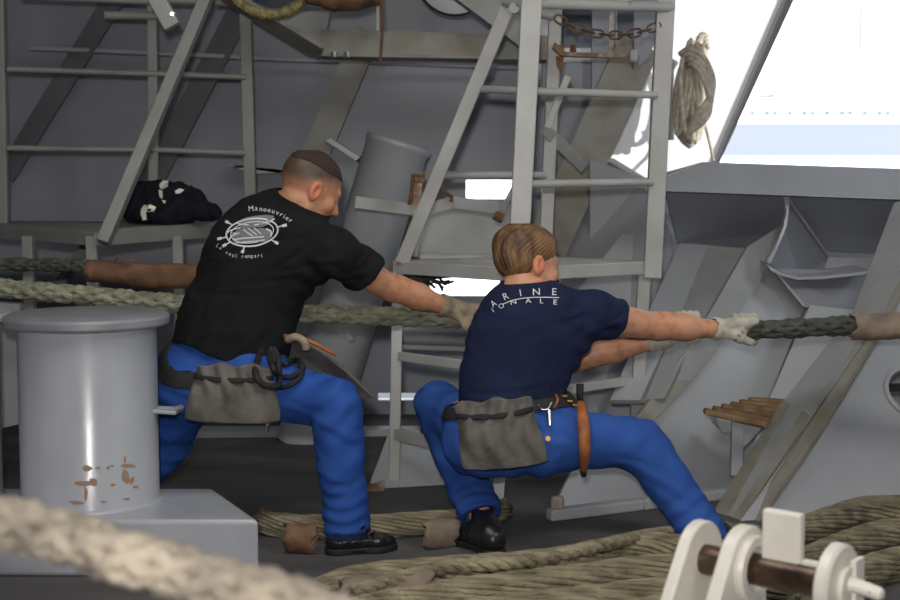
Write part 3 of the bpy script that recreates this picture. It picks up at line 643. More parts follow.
smooth_angle(MB().lathe(P(455, -26, 6.64), (0, -0.98, -0.2), [(0.18, 0.0), (0.19, 0.0), (0.19, 0.06), (0.176, 0.06)], 40).build('rim', M_web, vc), 40)
MB().tube([P(380, -20, 6.15), P(383, 20, 6.15), P(380, 62, 6.2)], 0.006, 6).build('lanyard', M_leather, g1)

# small rusty step with slats on the right
st = thing('rusty_step', tuple(P(742, 412, 5.35)), 'small rusty slatted step on a grey bracket by the sixth hull frame', 'step')
ZS = P(742, 412, 5.3).z
for i in range(6):
    t = i / 5
    a = P(704 + 9 * i, 411 - 2.2 * i, 5.16 + 0.09 * i); b = P(766 + 4 * i, 424 - 4.4 * i, 5.16 + 0.09 * i)
    a.z += 0; MB().beam(a, b, 0.045, 0.022).build('slat', M_step, st, 0.006)
MB().beam(P(737, 421, 5.3), P(736, 475, 5.3), 0.045, 0.04, up=(0, 1, 0)).build('leg', M_hull, st, 0.003)
MB().prism([P(715, 416, 5.22), P(731, 420, 5.22), P(731, 432, 5.22), P(722, 432, 5.22)], (0, 0.2, 0)).build('bracket', M_hull, st)
MB().prism([P(741, 424, 5.3), P(766, 424, 5.3), P(741, 450, 5.3)], (0, 0.02, 0)).build('bracket', M_hull, st)

# chain stopper in the right foreground: plates square to a horizontal pin that runs away to the left
C0 = P(838, 585, 2.87); ax_s = Vector((0.77, -0.64, 0)).normalized(); rt_s = Vector((0.64, 0.77, 0)).normalized(); up_s = Vector((0, 0, 1))
cs_ = thing('chain_stopper', (C0.x - 0.2, C0.y + 0.15, 0), 'white painted steel stopper with dark greasy pin in the right foreground', 'stopper')
AT = lambda t, u=0.0, v=0.0: C0 - ax_s * t + rt_s * u + up_s * v
def cheek_plate(t, r, th, left, right):
    pts = [AT(t, r * math.cos(math.radians(a)), r * math.sin(math.radians(a))) for a in range(-30, 141, 10)]
    pts += [AT(t, *left[0]), AT(t, *left[1]), AT(t, *right)]
    return smooth_angle(MB().prism(pts, ax_s * th).build('cheek_plate', M_brk, cs_, 0.006, seg=3), 30)
cheek_plate(0.345, 0.086, 0.03, ((-0.30, -0.30), (-0.34, -0.52)), (0.10, -0.52))
cheek_plate(0.238, 0.092, 0.035, ((-0.30, -0.30), (-0.34, -0.52)), (0.11, -0.52))
smooth_angle(MB().lathe(AT(0.203), ax_s, [(0.072, 0.0), (0.074, 0.008), (0.070, 0.018), (0.05, 0.018), (0.044, 0.012), (0.036, 0.010)], 40).build('boss_ring', M_brk, cs_), 30)
smooth_angle(MB().tube([AT(0.36), AT(0.0)], 0.034, 32).build('pin', M_pin, cs_))
MB().prism([AT(0.172, -0.012, 0.022), AT(0.082, -0.012, 0.022), AT(0.082, -0.012, 0.138), AT(0.172, -0.012, 0.138)], rt_s * 0.026).build('stop_tab', M_brk, cs_, 0.006, seg=3)
MB().beam(AT(0.08, 0, 0.034), AT(0.02, 0, 0.034), 0.022, 0.014).build('key_bar', M_brk, cs_, 0.003)
smooth_angle(MB().lathe(AT(0.02), ax_s, [(0.0, 0.0), (0.080, 0.0), (0.088, 0.006), (0.088, 0.028), (0.081, 0.034), (0.0, 0.034)], 48).build('end_disc', M_brk, cs_), 40)
smooth_angle(MB().lathe(AT(-0.014), ax_s, [(0.040, 0.0), (0.044, 0.004), (0.042, 0.014), (0.0, 0.014)], 32).build('hub', M_brk, cs_), 40)
smooth_angle(MB().tube([AT(-0.014, 0, 0.008), AT(-0.04, 0.006, 0.004), AT(-0.088, 0.012, -0.006), AT(-0.094, 0.012, -0.007)], [0.018, 0.016, 0.014, 0.008], 16).build('handle', M_brk, cs_))
MB().prism([AT(-0.02, 0.01, 0.055), AT(-0.02, 0.055, 0.055), AT(-0.02, 0.06, -0.05), AT(-0.02, 0.01, -0.07)], ax_s * 0.014).build('lock_plate', M_brk, cs_, 0.003)
MB().prism([AT(0.46, -0.40, -C0.z + 0.0), AT(0.18, -0.40, -C0.z), AT(0.18, 0.18, -C0.z), AT(0.46, 0.18, -C0.z)], (0, 0, max(0.02, C0.z - 0.50))).build('pedestal', M_brk, cs_, 0.01)

fy = thing('frayed_rope_tangle', tuple(P(424, 284, 5.75)), 'small frayed rope tangle hanging under the left corner of the access platform', 'rope')
fm = MB(); rf = random.Random(3)
for i in range(26):
    a0 = P(424 + rf.uniform(-16, 16), 279 + rf.uniform(-3, 4), 5.8 + rf.uniform(-.05, .05)); a1 = a0 + Vector((rf.uniform(-.05, .09), rf.uniform(-.03, .03), rf.uniform(-.05, 0.02)))
    fm.tube([a0, (a0 + a1) / 2 + Vector((0, 0, rf.uniform(-.02, .02))), a1], 0.006, 5)
tag(fm.build('strands', M_ropeD, fy, smooth=True), kind='stuff')

# ------------------------------------------------------------------ implicit-surface modelling for the two men
f32 = np.float32
def V3(v): return np.array(tuple(v), f32)
def unit(v): v = V3(v); return v / np.linalg.norm(v)
def cap(p, a, b, r1, r2=None, n=None, s=1.0):
    r2 = r1 if r2 is None else r2; a = V3(a); b = V3(b); pa = p - a; ba = b - a
    if n is not None:
        n = V3(n); pa = pa + np.outer(pa @ n, n) * (1 / s - 1); ba = ba + n * (ba @ n) * (1 / s - 1)
    h = np.clip(pa @ ba / max(ba @ ba, 1e-9), 0, 1)
    d = np.linalg.norm(pa - h[:, None] * ba, axis=1) - (r1 + (r2 - r1) * h)
    return d * (0.85 if n is not None else 1)
def ell(p, c, R, r):
    q = (p - V3(c)) @ R.T; r = V3(r); k0 = np.linalg.norm(q / r, axis=1); k1 = np.linalg.norm(q / (r * r), axis=1)
    return k0 * (k0 - 1) / np.maximum(k1, 1e-6)
def sm(a, b, k):
    h = np.clip(0.5 + 0.5 * (b - a) / k, 0, 1); return b * (1 - h) + a * h - k * h * (1 - h)
def ssub(a, b, k): return -sm(-a, b, k)
def plane(p, c, n): return (p - V3(c)) @ unit(n)
def U(fs, k):
    d = fs[0]
    for f in fs[1:]: d = sm(d, f, k)
    return d
def fold(p, freq, amp, dirv, seed=0, warp=0.35):
    d = unit(dirv); r = np.random.default_rng(seed); a = r.normal(size=3).astype(f32); b = r.normal(size=3).astype(f32)
    w_ = np.sin(p @ a * freq * 0.45 + 1.3 * seed) * 2.2 * warp + np.sin(p @ b * freq * 0.8 + seed) * warp
    s_ = np.sin((p @ d) * freq + w_ * 3)
    env = 0.5 + 0.5 * np.sin(p @ b * freq * 0.33 + 2.1 * seed)
    return amp * env * (s_ ** 3 * 0.6 + s_ * 0.4)
def mesh_sdf(field, lo, hi, h, B=10):
    lo = np.array(lo, f32); n = (np.ceil((np.array(hi) - lo) / h / B).astype(int)) * B
    nb = n // B; V = np.empty(n, f32)
    I = np.stack(np.meshgrid(*[np.arange(k) for k in nb], indexing='ij'), -1).reshape(-1, 3)
    cd_ = field((lo + (I * B + (B - 1) / 2) * h).astype(f32))
    keep = np.abs(cd_) < B * h * 1.25 + 0.02
    Vb = V.reshape(nb[0], B, nb[1], B, nb[2], B)
    for i in range(len(I)): 
        if not keep[i]: Vb[I[i, 0], :, I[i, 1], :, I[i, 2], :] = cd_[i]
    K = I[keep]; loc = np.stack(np.meshgrid(*[np.arange(B)] * 3, indexing='ij'), -1).reshape(-1, 3)
    for s0 in range(0, len(K), 200):
        kk = K[s0:s0 + 200]; idx = (kk[:, None, :] * B + loc[None]).reshape(-1, 3)
        d = field((lo + idx * h).astype(f32)); V[idx[:, 0], idx[:, 1], idx[:, 2]] = d
    s_ = V < 0
    a = s_[:-1, :-1, :-1].astype(np.int8)
    cnt = sum(s_[i:n[0] - 1 + i, j:n[1] - 1 + j, k:n[2] - 1 + k].astype(np.int8) for i in (0, 1) for j in (0, 1) for k in (0, 1))
    act = np.argwhere((cnt > 0) & (cnt < 8)); idm = np.full(cnt.shape, -1, np.int32); idm[act[:, 0], act[:, 1], act[:, 2]] = np.arange(len(act))
    acc = np.zeros((len(act), 3)); num = np.zeros(len(act))
    C8 = [(i, j, k) for i in (0, 1) for j in (0, 1) for k in (0, 1)]
    for c in C8:
        for ax in range(3):
            if c[ax]: continue
            e = list(c); e[ax] = 1
            va = V[act[:, 0] + c[0], act[:, 1] + c[1], act[:, 2] + c[2]]; vb = V[act[:, 0] + e[0], act[:, 1] + e[1], act[:, 2] + e[2]]
            x = (va < 0) != (vb < 0); t = np.where(x, va / np.where(x, va - vb, 1), 0)
            pt = np.tile(np.array(c, float), (len(act), 1)); pt[:, ax] = t
            acc[x] += pt[x]; num += x
    verts = lo + (act + acc / num[:, None]) * h; quads = []
    for ax in range(3):
        b1, b2 = [q for q in range(3) if q != ax]
        sl0 = [slice(None)] * 3; sl1 = [slice(None)] * 3; sl0[ax] = slice(0, -1); sl1[ax] = slice(1, None)
        fl = s_[tuple(sl0)] != s_[tuple(sl1)]; e = np.argwhere(fl)
        e = e[(e[:, b1] > 0) & (e[:, b2] > 0) & (e[:, b1] < n[b1] - 1) & (e[:, b2] < n[b2] - 1)]
        def at(d1, d2):
            q = e.copy(); q[:, b1] -= d1; q[:, b2] -= d2; return idm[q[:, 0], q[:, 1], q[:, 2]]
        q = np.stack([at(0, 0), at(1, 0), at(1, 1), at(0, 1)], 1)
        ins = s_[e[:, 0], e[:, 1], e[:, 2]]
        flip = ins if ax != 1 else ~ins
        q[~flip] = q[~flip][:, ::-1]; quads.append(q)
    quads = np.concatenate(quads); quads = quads[(quads >= 0).all(1)]
    return verts, quads
def np_mesh(name, verts, quads, m, parent, relax=1):
    # light Laplacian relax keeps the nets smooth
    e = np.concatenate([quads[:, [0, 1]], quads[:, [1, 2]], quads[:, [2, 3]], quads[:, [3, 0]]])
    for _ in range(relax):
        s_ = np.zeros_like(verts); c_ = np.zeros(len(verts)); np.add.at(s_, e[:, 0], verts[e[:, 1]]); np.add.at(c_, e[:, 0], 1)
        np.add.at(s_, e[:, 1], verts[e[:, 0]]); np.add.at(c_, e[:, 1], 1)
        verts = 0.5 * verts + 0.5 * s_ / np.maximum(c_, 1)[:, None]
    me = bpy.data.meshes.new(name); me.vertices.add(len(verts)); me.vertices.foreach_set('co', verts.astype(f32).ravel())
    me.loops.add(len(quads) * 4); me.loops.foreach_set('vertex_index', quads.astype(np.int32).ravel())
    me.polygons.add(len(quads)); me.polygons.foreach_set('loop_start', np.arange(0, len(quads) * 4, 4, dtype=np.int32))
    me.update(calc_edges=True); me.validate()
    return link(name, me, m, parent, True), verts
def sdf_obj(name, field, pts, pad, h, m, parent, relax=1):
    pts = np.array([tuple(p) for p in pts]); v, q = mesh_sdf(field, pts.min(0) - pad, pts.max(0) + pad, h)
    o, _ = np_mesh(name, v, q, m, parent, relax); return o
def tint_attr(o, fn):
    me = o.data; n = len(me.vertices); co = np.empty(n * 3, f32); me.vertices.foreach_get('co', co)
    c_ = fn(co.reshape(-1, 3)); a = me.color_attributes.new('tint', 'FLOAT_COLOR', 'POINT')
    a.data.foreach_set('color', np.concatenate([c_, np.ones((n, 1))], 1).astype(f32).ravel())
def basis(f, u):
    f = unit(f); u = V3(u); u = unit(u - f * (u @ f)); s_ = np.cross(f, u); return np.stack([s_, f, u])   # rows: right, forward, up
SS = lambda x, a, b: (lambda t: t * t * (3 - 2 * t))(np.clip((x - a) / (b - a), 0, 1))
I3 = np.eye(3, dtype=f32)

HS = 1.10
def head_field(p, c, R): return _head(V3(c) + (p - V3(c)) / HS, c, R) * HS
def _head(p, c, R):
    q = (p - V3(c)) @ R.T; m = q.copy(); m[:, 0] = np.abs(m[:, 0])
    e = lambda cc, r: ell(m, cc, I3, r)
    cran = e((0, -0.012, 0.034), (0.077, 0.098, 0.084))
    d = sm(cran, e((0, 0.036, -0.032), (0.060, 0.060, 0.080)), 0.03)
    d = sm(d, cap(m, (0.050, 0.0, -0.055), (0.008, 0.066, -0.094), 0.024, 0.020), 0.022)
    d = sm(d, cap(m, (0, 0.086, 0.020), (0.034, 0.076, 0.022), 0.013), 0.014)
    d = sm(d, e((0.046, 0.058, -0.022), (0.02, 0.024, 0.02)), 0.016)
    d = ssub(d, e((0.031, 0.104, 0.001), (0.018, 0.018, 0.012)), 0.012)
    d = sm(d, cap(m, (0.031, 0.0765, 0.0), (0.031, 0.0765, 0.0), 0.0125), 0.003)
    d = sm(d, cap(m, (0, 0.090, 0.012), (0, 0.112, -0.028), 0.007, 0.011), 0.010)
    d = sm(d, cap(m, (0.011, 0.098, -0.032), (0.011, 0.098, -0.032), 0.009), 0.006)
    d = sm(d, cap(m, (0, 0.091, -0.058), (0.018, 0.082, -0.060), 0.007, 0.005), 0.006)
    d = sm(d, cap(m, (0, 0.088, -0.071), (0.016, 0.080, -0.069), 0.008, 0.005), 0.006)
    ear = e((0.079, -0.010, -0.004), (0.012, 0.021, 0.033))
    ear = ssub(ear, e((0.092, -0.006, 0.000), (0.011, 0.011, 0.019)), 0.006)
    d = sm(d, ear, 0.006)
    return d
def head_tint(p, c, R, base, hair, stub):
    q = (p - V3(c)) @ R.T / HS; ax = np.abs(q[:, 0]); col = np.tile(np.array(base), (len(p), 1))
    inh = (np.linalg.norm(q, axis=1) < 0.16)
    def mixc(c2, t): nonlocal col; t = (t * inh)[:, None]; col = col * (1 - t) + np.array(c2) * t
    mixc(np.array(base) * (1.06, 0.72, 0.66), SS(ax, 0.076, 0.084) * SS(q[:, 2], 0.045, 0.02))
    mixc(np.array(base) * (1.0, 0.80, 0.74), np.exp(-((ax - 0.045) ** 2 + (q[:, 1] - 0.06) ** 2 + (q[:, 2] + 0.02) ** 2) / 0.0010) * 0.7)
    mixc((0.40, 0.13, 0.11), np.exp(-((ax / 0.020) ** 4 + ((q[:, 2] + 0.065) / 0.011) ** 4)) * (q[:, 1] > 0.07) * 0.7)
    mixc(hair, np.exp(-(((ax - 0.032) / 0.020) ** 4 + ((q[:, 2] - 0.022) / 0.006) ** 4)) * (q[:, 1] > 0.06) * 0.8)
    ed = np.sqrt((ax - 0.031) ** 2 + q[:, 2] ** 2)
    mixc((0.55, 0.53, 0.5), (ed < 0.010) * (q[:, 1] > 0.083) * (np.abs(q[:, 2]) < 0.006))
    mixc((0.03, 0.025, 0.02), (ed < 0.005) * (q[:, 1] > 0.083))
    # cropped sides: stubble thins towards the ears and nape
    zl = np.interp(q[:, 1], [-0.11, -0.06, 0.0, 0.05, 0.09], [-0.03, -0.02, 0.012, 0.035, 0.06])
    earm = 1 - SS(ax, 0.079, 0.085) * (q[:, 2] < 0.03)
    mixc(hair, np.clip(SS(q[:, 2] - zl, -0.012, 0.050 if stub > 0.5 else 0.085) * stub * 1.5, 0, 0.93) * earm)
    mixc(np.array(base) * 0.6, SS(-q[:, 2], 0.05, 0.09) * SS(q[:, 1], 0.0, 0.04) * 0.35 * stub)
    return col
def hair_field(p, c, R, style):
    q = (p - V3(c)) @ R.T / HS
    if style == 'crop':
        r = ell(q, (0, -0.012, 0.034), I3, (0.0780, 0.0990, 0.0855)); lim = np.interp(q[:, 1], [-0.11, -0.05, 0.02, 0.07, 0.09], [0.062, 0.068, 0.066, 0.066, 0.072]) - 0.002 * np.sin(q[:, 0] * 90)
        lim = lim + 0.0 * q[:, 0]
        d = np.maximum(r - 0.0015 + 0.0008 * np.sin(q[:, 0] * 500) * np.sin(q[:, 1] * 430), lim - q[:, 2])
        return d
    top = SS(q[:, 2], 0.02, 0.10)
    th = 0.004 + 0.016 * top + 0.005 * SS(-q[:, 1], 0.0, 0.09)
    st = np.arctan2(q[:, 2] - 0.03, q[:, 1] + 0.15)
    ang = np.arctan2(q[:, 0], q[:, 2] + 0.05)
    ah = np.arctan2(q[:, 0], -q[:, 1] - 0.03 + 0.9 * np.maximum(q[:, 2] - 0.03, 0)); th = th + 0.0011 * np.sin(ah * 34 + 3 * np.sin(q[:, 2] * 40)) + 0.0008 * np.sin(ah * 71 + 2 * np.sin(q[:, 2] * 65 + 1))
    r = ell(q, (0, -0.012, 0.034), I3, (0.077, 0.098, 0.084)) - th
    lim = np.interp(q[:, 1], [-0.115, -0.06, -0.032, -0.012, 0.02, 0.05, 0.07, 0.1], [-0.078, -0.07, -0.045, 0.028, 0.012, 0.030, 0.058, 0.078])
    lim = lim + 0.003 * np.sin(q[:, 0] * 210) + 0.002 * np.sin(q[:, 1] * 330)
    return np.maximum(r, (lim - q[:, 2]) * 0.8)
def muscles(J, sd):
    """skin field pieces of one arm"""
    sh, el_, wr_ = J['sh' + sd], J['el' + sd], J['wr' + sd]
    d1 = (V3(el_) - V3(sh)); d2 = V3(wr_) - V3(el_); dn = unit((0, 0, -1))
    def f(p):
        d = cap(p, sh, el_, 0.058, 0.045)
        d = sm(d, cap(p, V3(sh) + d1 * 0.35 + dn * 0.008, V3(sh) + d1 * 0.75 + dn * 0.010, 0.047, 0.042), 0.02)
        d = sm(d, cap(p, el_, V3(el_) + d2 * 0.45, 0.046, 0.045), 0.02)
        d = sm(d, cap(p, V3(el_) + d2 * 0.10 - dn * 0.014, V3(el_) + d2 * 0.40 - dn * 0.008, 0.038, 0.038), 0.02)
        return sm(d, cap(p, V3(el_) + d2 * 0.42, wr_, 0.041, 0.028), 0.02)
    return f
def grip(name, J, sd, c, a, r, o, m, parent, thumb=1, cuff=0.05, ink=None):
    """gloved hand closed around a rope: palm on side o, fingers over the top and down behind, thumb underneath"""
    a = unit(a); o = unit(V3(o) - a * (V3(o) @ a)); u = np.cross(a, o); u = u if u[2] > 0 else -u
    c = V3(c); Rf = r + 0.012; W = V3(J['wr' + sd]); ad = unit(W - V3(J['el' + sd]))
    pol = lambda th, s_, R_: c + a * s_ + (o * math.cos(math.radians(th)) + u * math.sin(math.radians(th))) * R_
    fing = []; lens = [1.0, 1.08, 1.02, 0.82]
    for i in range(4):
        s0 = (1.5 - i) * 0.0225 + 0.012; L_ = lens[i]
        ps = [pol(38, s0, Rf + 0.012), pol(38 + 62 * L_, s0 + 0.004, Rf + 0.007), pol(38 + 112 * L_, s0 + 0.006, Rf + 0.003), pol(38 + 160 * L_, s0 + 0.006, Rf)]
        fing.append((ps, 0.0118 if i < 3 else 0.0105))
    th_pts = [pol(-30, -0.010, Rf + 0.012), pol(-62, 0.030, Rf + 0.008), pol(-98, 0.052, Rf + 0.004), pol(-128, 0.062, Rf + 0.003)]
    def field(p):
        d = cap(p, W, W - ad * cuff, 0.034, 0.041)
        for i, (ps, rr_) in enumerate(fing): d = sm(d, cap(p, W, ps[0], 0.027, 0.0145), 0.014)
        d = sm(d, cap(p, W, th_pts[0], 0.026, 0.017), 0.014)
        d = sm(d, cap(p, th_pts[0], fing[1][0][0], 0.016, 0.015), 0.012)
        for ps, rr_ in fing:
            fd = cap(p, ps[0], ps[1], rr_ * 1.12, rr_ * 1.04)
            fd = sm(fd, cap(p, ps[1], ps[2], rr_ * 1.04, rr_), 0.003); fd = sm(fd, cap(p, ps[2], ps[3], rr_, rr_ * 0.86), 0.003)
            d = sm(d, fd, 0.0035)
        td = cap(p, th_pts[0], th_pts[1], 0.0165, 0.0145); td = sm(td, cap(p, th_pts[1], th_pts[2], 0.014, 0.0125), 0.003); td = sm(td, cap(p, th_pts[2], th_pts[3], 0.0125, 0.0105), 0.003)
        d = sm(d, td, 0.006)
        d = ssub(d, cap(p, W - ad * (cuff - 0.012), W - ad * (cuff + 0.08), 0.0335, 0.046), 0.002)
        return d + fold(p, 130, 0.0013, ad, 3) + fold(p, 90, 0.0012, u, 5)
    allp = [W - ad * (cuff + 0.01)] + [q for ps, _ in fing for q in ps] + th_pts
    return sdf_obj(name, field, allp, 0.05, 0.0033, m, parent, 1)
def make_shoe(parent, heel, toe, ankle, tone, solem, name='shoe', hi=0.012):
    heel = V3(heel); toe = V3(toe); f = unit((toe - heel) * (1, 1, 0)); L_ = np.linalg.norm((toe - heel)[:2]); s_ = np.array((f[1], -f[0], 0), f32); up = np.array((0, 0, 1), f32)
    z0_ = heel[2]
    at = lambda t, z, x=0: heel + f * (t * L_) + s_ * x + up * z
    def foot(p):
        d = cap(p, at(0.14, 0.045), at(0.42, 0.048), 0.038, 0.040)
        d = sm(d, cap(p, at(0.42, 0.048), at(0.74, 0.036), 0.042, 0.042, up, 0.8), 0.02)
        d = sm(d, cap(p, at(0.74, 0.036), at(0.88, 0.032), 0.042, 0.033, up, 0.72), 0.02)
        d = sm(d, cap(p, at(0.2, 0.06), V3(ankle) + up * max(0, hi - 0.012), 0.043, 0.040), 0.03)
        d = np.maximum(d, (z0_ + 0.016) - p[:, 2])
        d = ssub(d, cap(p, V3(ankle) + up * (hi - 0.012), V3(ankle) + up * 0.14, 0.033), 0.004)
        return np.maximum(d, plane(p, V3(ankle) + up * hi, up)) + 0.0012 * np.sin(p @ f * 160) * (p[:, 2] > z0_ + 0.03)
    def sole(p):
        q = p.copy(); q[:, 2] = z0_
        d = cap(q, at(0.13, 0), at(0.45, 0), 0.041, 0.038); d = sm(d, cap(q, at(0.45, 0), at(0.74, 0), 0.038, 0.047), 0.02); d = sm(d, cap(q, at(0.74, 0), at(0.9, 0), 0.047, 0.034), 0.02)
        d = np.maximum(d, np.abs(p[:, 2] - z0_ - 0.0115) - 0.011)
        arch = np.maximum(np.abs((p - at(0.42, 0)) @ f) - 0.022, p[:, 2] - z0_ - 0.009)
        return np.maximum(d, -arch)
    o = sdf_obj(name, foot, [at(0, 0), at(1, 0), V3(ankle) + up * 0.03], 0.06, 0.0042, tone, parent, 1)
    sdf_obj('sole', sole, [at(0, 0), at(1, 0), at(0.5, 0.03)], 0.06, 0.0042, solem, o, 0)
    lc = MB()
    for k in range(3):
        t = 0.53 + 0.075 * k; zz = 0.086 - 0.011 * k
        lc.tube([at(t, zz - 0.016, -0.026), at(t + 0.03, zz, 0), at(t, zz - 0.016, 0.026)], 0.0035, 6)
    lc.build('laces', M_web, o, smooth=True)
    return o
def bvh(o):
    me = o.data; return BVHTree.FromPolygons([v.co.copy() for v in me.vertices], [tuple(p.vertices) for p in me.polygons])

def build_man(root, J, K):
    n = unit(K['back']); sp_ = unit(V3(J['neck']) - V3(J['pelvis'])); side = unit(V3(J['shR']) - V3(J['shL']))
    pel, neck = V3(J['pelvis']), V3(J['neck']); wst = V3(J['waist']); chs = V3(J['chest'])
    hipR, hipL = V3(J['hipR']), V3(J['hipL'])
    def torso(p, off=0.0, loose=0.0):
        d = cap(p, pel, wst, 0.160 + off + loose, 0.150 + off + loose, n, 0.68)
        d = sm(d, cap(p, wst, chs, 0.150 + off + loose, 0.172 + off + loose * 0.5 - K.get('ucs', 0), n, 0.66), 0.06)
        d = sm(d, cap(p, chs, chs + (neck - chs) * K.get('ucf', 0.55), 0.172 + off - K.get('ucs', 0), K.get('uc', 0.135) + off, n, 0.62), 0.06)
        for s_ in 'LR':
            sh = V3(J['sh' + s_]); d = sm(d, cap(p, neck - sp_ * 0.05, sh, 0.066 + off, 0.060 + off), 0.05)
            d = sm(d, cap(p, chs + (sh - chs) * 0.62, sh, 0.10 + off, 0.064 + off, n, 0.8), 0.05)
        # shoulder blades and spine furrow
        for s_ in 'LR':
            sh = V3(J['sh' + s_]); c_ = chs * 0.45 + sh * 0.40 + neck * 0.15 + n * 0.06
            d = sm(d, cap(p, c_ - sp_ * 0.05, c_ + sp_ * 0.05, 0.045 + off), 0.05)
        d = ssub(d, cap(p, wst + n * 0.165, chs + n * 0.175, 0.035 - off), 0.06)
        return d
    hb = V3(J['head']) - 0.0; Rh = basis(K['face'], K['up'])
    hdc = V3(J['head'])
    skull_base = hdc - Rh[2] * 0.05 - Rh[1] * 0.022
    arms = {s_: muscles(J, s_) for s_ in 'LR'}
    def neckf(p, off=0): return sm(cap(p, neck - sp_ * 0.03, skull_base, 0.062 + off, 0.056 + off), cap(p, neck - sp_ * 0.02 + side * 0.03, skull_base + Rh[2] * 0.0, 0.045 + off, 0.05 + off), 0.03)
    def legs(p, off, off2=None):
        off2 = off if off2 is None else off2; d = None
        for s_ in 'LR':
            h_, k_, a_ = V3(J['hip' + s_]), V3(J['kn' + s_]), V3(J['an' + s_])
            e = sm(cap(p, h_, k_, 0.088 + off, 0.060 + off), cap(p, k_, a_, 0.058 + off, 0.040 + off2), 0.03)
            e = sm(e, cap(p, k_ + (a_ - k_) * 0.15 + n * 0.015, k_ + (a_ - k_) * 0.45 + n * 0.012, 0.052 + off, 0.048 + off), 0.03)
            d = e if d is None else sm(d, e, 0.04)
        return d
    def pelvis(p, off):
        d = cap(p, hipR + sp_ * 0.04, hipL + sp_ * 0.04, 0.105 + off, 0.105 + off, n, 0.95)
        for s_ in 'LR': d = sm(d, ell(p, V3(J['hip' + s_]) + n * 0.045 - sp_ * 0.005, I3, V3((0.105 + off,) * 3)), 0.05)
        return sm(d, cap(p, pel, wst * 0.6 + pel * 0.4, 0.150 + off, 0.142 + off, n, 0.70), 0.06)
    def body(p):
        d = sm(head_field(p, hdc, Rh), neckf(p), 0.018)
        d = sm(d, torso(p), 0.03)
        for s_ in 'LR': d = sm(d, arms[s_](p), 0.03)
        d = sm(d, pelvis(p, -0.012), 0.04); return sm(d, legs(p, 0), 0.04)
    allj = [J[k] for k in J]
    ob = sdf_obj('body', body, allj + [hdc + Rh[2] * 0.14, hdc + Rh[1] * 0.14, hdc - Rh[1] * .12], 0.08, 0.0046, M_skin, root, 1)
    def tint(p):
        col = head_tint(p, hdc, Rh, K['skin'], K['hairc'], K['stub'])
        for s_ in 'LR':   # elbows a little redder
            t = np.exp(-np.sum((p - V3(J['el' + s_])) ** 2, 1) / 0.003)[:, None] * 0.35; col = col * (1 - t) + np.array(K['skin']) * (1.02, 0.8, 0.74) * t
        return col
    tint_attr(ob, tint)
    hp = [hdc + Rh[i] * s_ * 0.13 for i in range(3) for s_ in (-1, 1)]
    ho = sdf_obj('hair', lambda p: hair_field(p, hdc, Rh, K['hair']), hp, 0.02, 0.003, M_hair1 if K['hair'] == 'crop' else M_hair2, root, 1)
    # --- T-shirt
    hem = V3(J['hem']); hemn = unit(K['hemn'])
    def shirt(p):
        d = torso(p, 0.010, K.get('loose', 0.015))
        for s_ in 'LR':
            sh, el_ = V3(J['sh' + s_]), V3(J['el' + s_]); e_ = sh + (el_ - sh) * K['sleeve']
            sl = cap(p, sh, e_ + (el_ - sh) * 0.2, 0.073, 0.070 + K.get('slv', 0)); sl = np.maximum(sl, plane(p, e_, el_ - sh + V3((0, 0, -0.06))))
            d = sm(d, sl, 0.035)
        d = d + fold(p, 26, 0.007, K['foldd'], 2) * SS((p - neck) @ -sp_, 0.05, 0.35) + fold(p, 44, 0.0035, side * 0.4 + sp_, 6)
        for s_ in 'LR':   # pulls at the armpits
            c_ = V3(J['sh' + s_]) - sp_ * 0.10; g = np.exp(-np.sum((p - c_) ** 2, 1) / 0.012)
            d = d + g * 0.006 * np.sin(((p - c_) @ unit(side * (1 if s_ == 'R' else -1) * 0.5 + sp_)) * 95)
            # sleeve slack
            e_ = V3(J['sh' + s_]) * 0.5 + V3(J['el' + s_]) * 0.5; g = np.exp(-np.sum((p - e_) ** 2, 1) / 0.010)
            d = d + g * 0.004 * np.sin(((p - e_) @ unit(V3(J['el' + s_]) - V3(J['sh' + s_]))) * 110 + 3 * ((p - e_) @ n) * 20)
        inner = torso(p, -0.002, K.get('loose', 0.015) - 0.01)
        d = ssub(d, np.maximum(inner, plane(p, hem - hemn * 0.07, -hemn)), 0.004)
        for s_ in 'LR':
            sh, el_ = V3(J['sh' + s_]), V3(J['el' + s_]); e_ = sh + (el_ - sh) * K['sleeve']
            d = ssub(d, cap(p, e_ - (el_ - sh) * 0.12, el_, 0.062 + K.get('slv', 0) * .3, 0.062 + K.get('slv', 0) * .9), 0.003)
        nd_ = unit(skull_base - neck); cpt = V3(J['collar']); cutn = unit(K['coln'])
        colr = cap(p, neck - sp_ * 0.03, skull_base, 0.069, 0.064); colr = np.maximum(colr, plane(p, cpt, cutn))
        d = sm(d, colr, 0.025)
        d = ssub(d, np.maximum(neckf(p, 0.003), plane(p, cpt - cutn * 0.03, -cutn)), 0.003)
        d = np.where(np.sum((p - cpt) ** 2, 1) < 0.085 ** 2, np.maximum(d, plane(p, cpt, cutn)), d)
        near = np.sum((p - cpt) ** 2, 1) < 0.17 ** 2
        if near.any():
            bb = np.full(len(p), 1.0, f32); bb[near] = body(p[near]) - 0.005; bb = np.maximum(bb, plane(p, cpt, cutn) + 0.003); d = sm(d, bb, 0.004)
        return np.maximum(d, plane(p, hem, hemn) + 0.010 * np.sin(p @ side * 22 + 1))
    so_ = sdf_obj('t_shirt', shirt, [J[k] for k in ('pelvis', 'neck', 'shL', 'shR', 'elL', 'elR', 'hem', 'hipL', 'hipR')], 0.2, 0.0052, K['shirtm'], root, 1)
    # collar rib
    nd = unit(skull_base - neck); e1 = unit(side - nd * (side @ nd)); e2 = np.cross(nd, e1)
    # --- trousers
    wp_ = V3(J['belt']); wn = unit(K['waistn'])
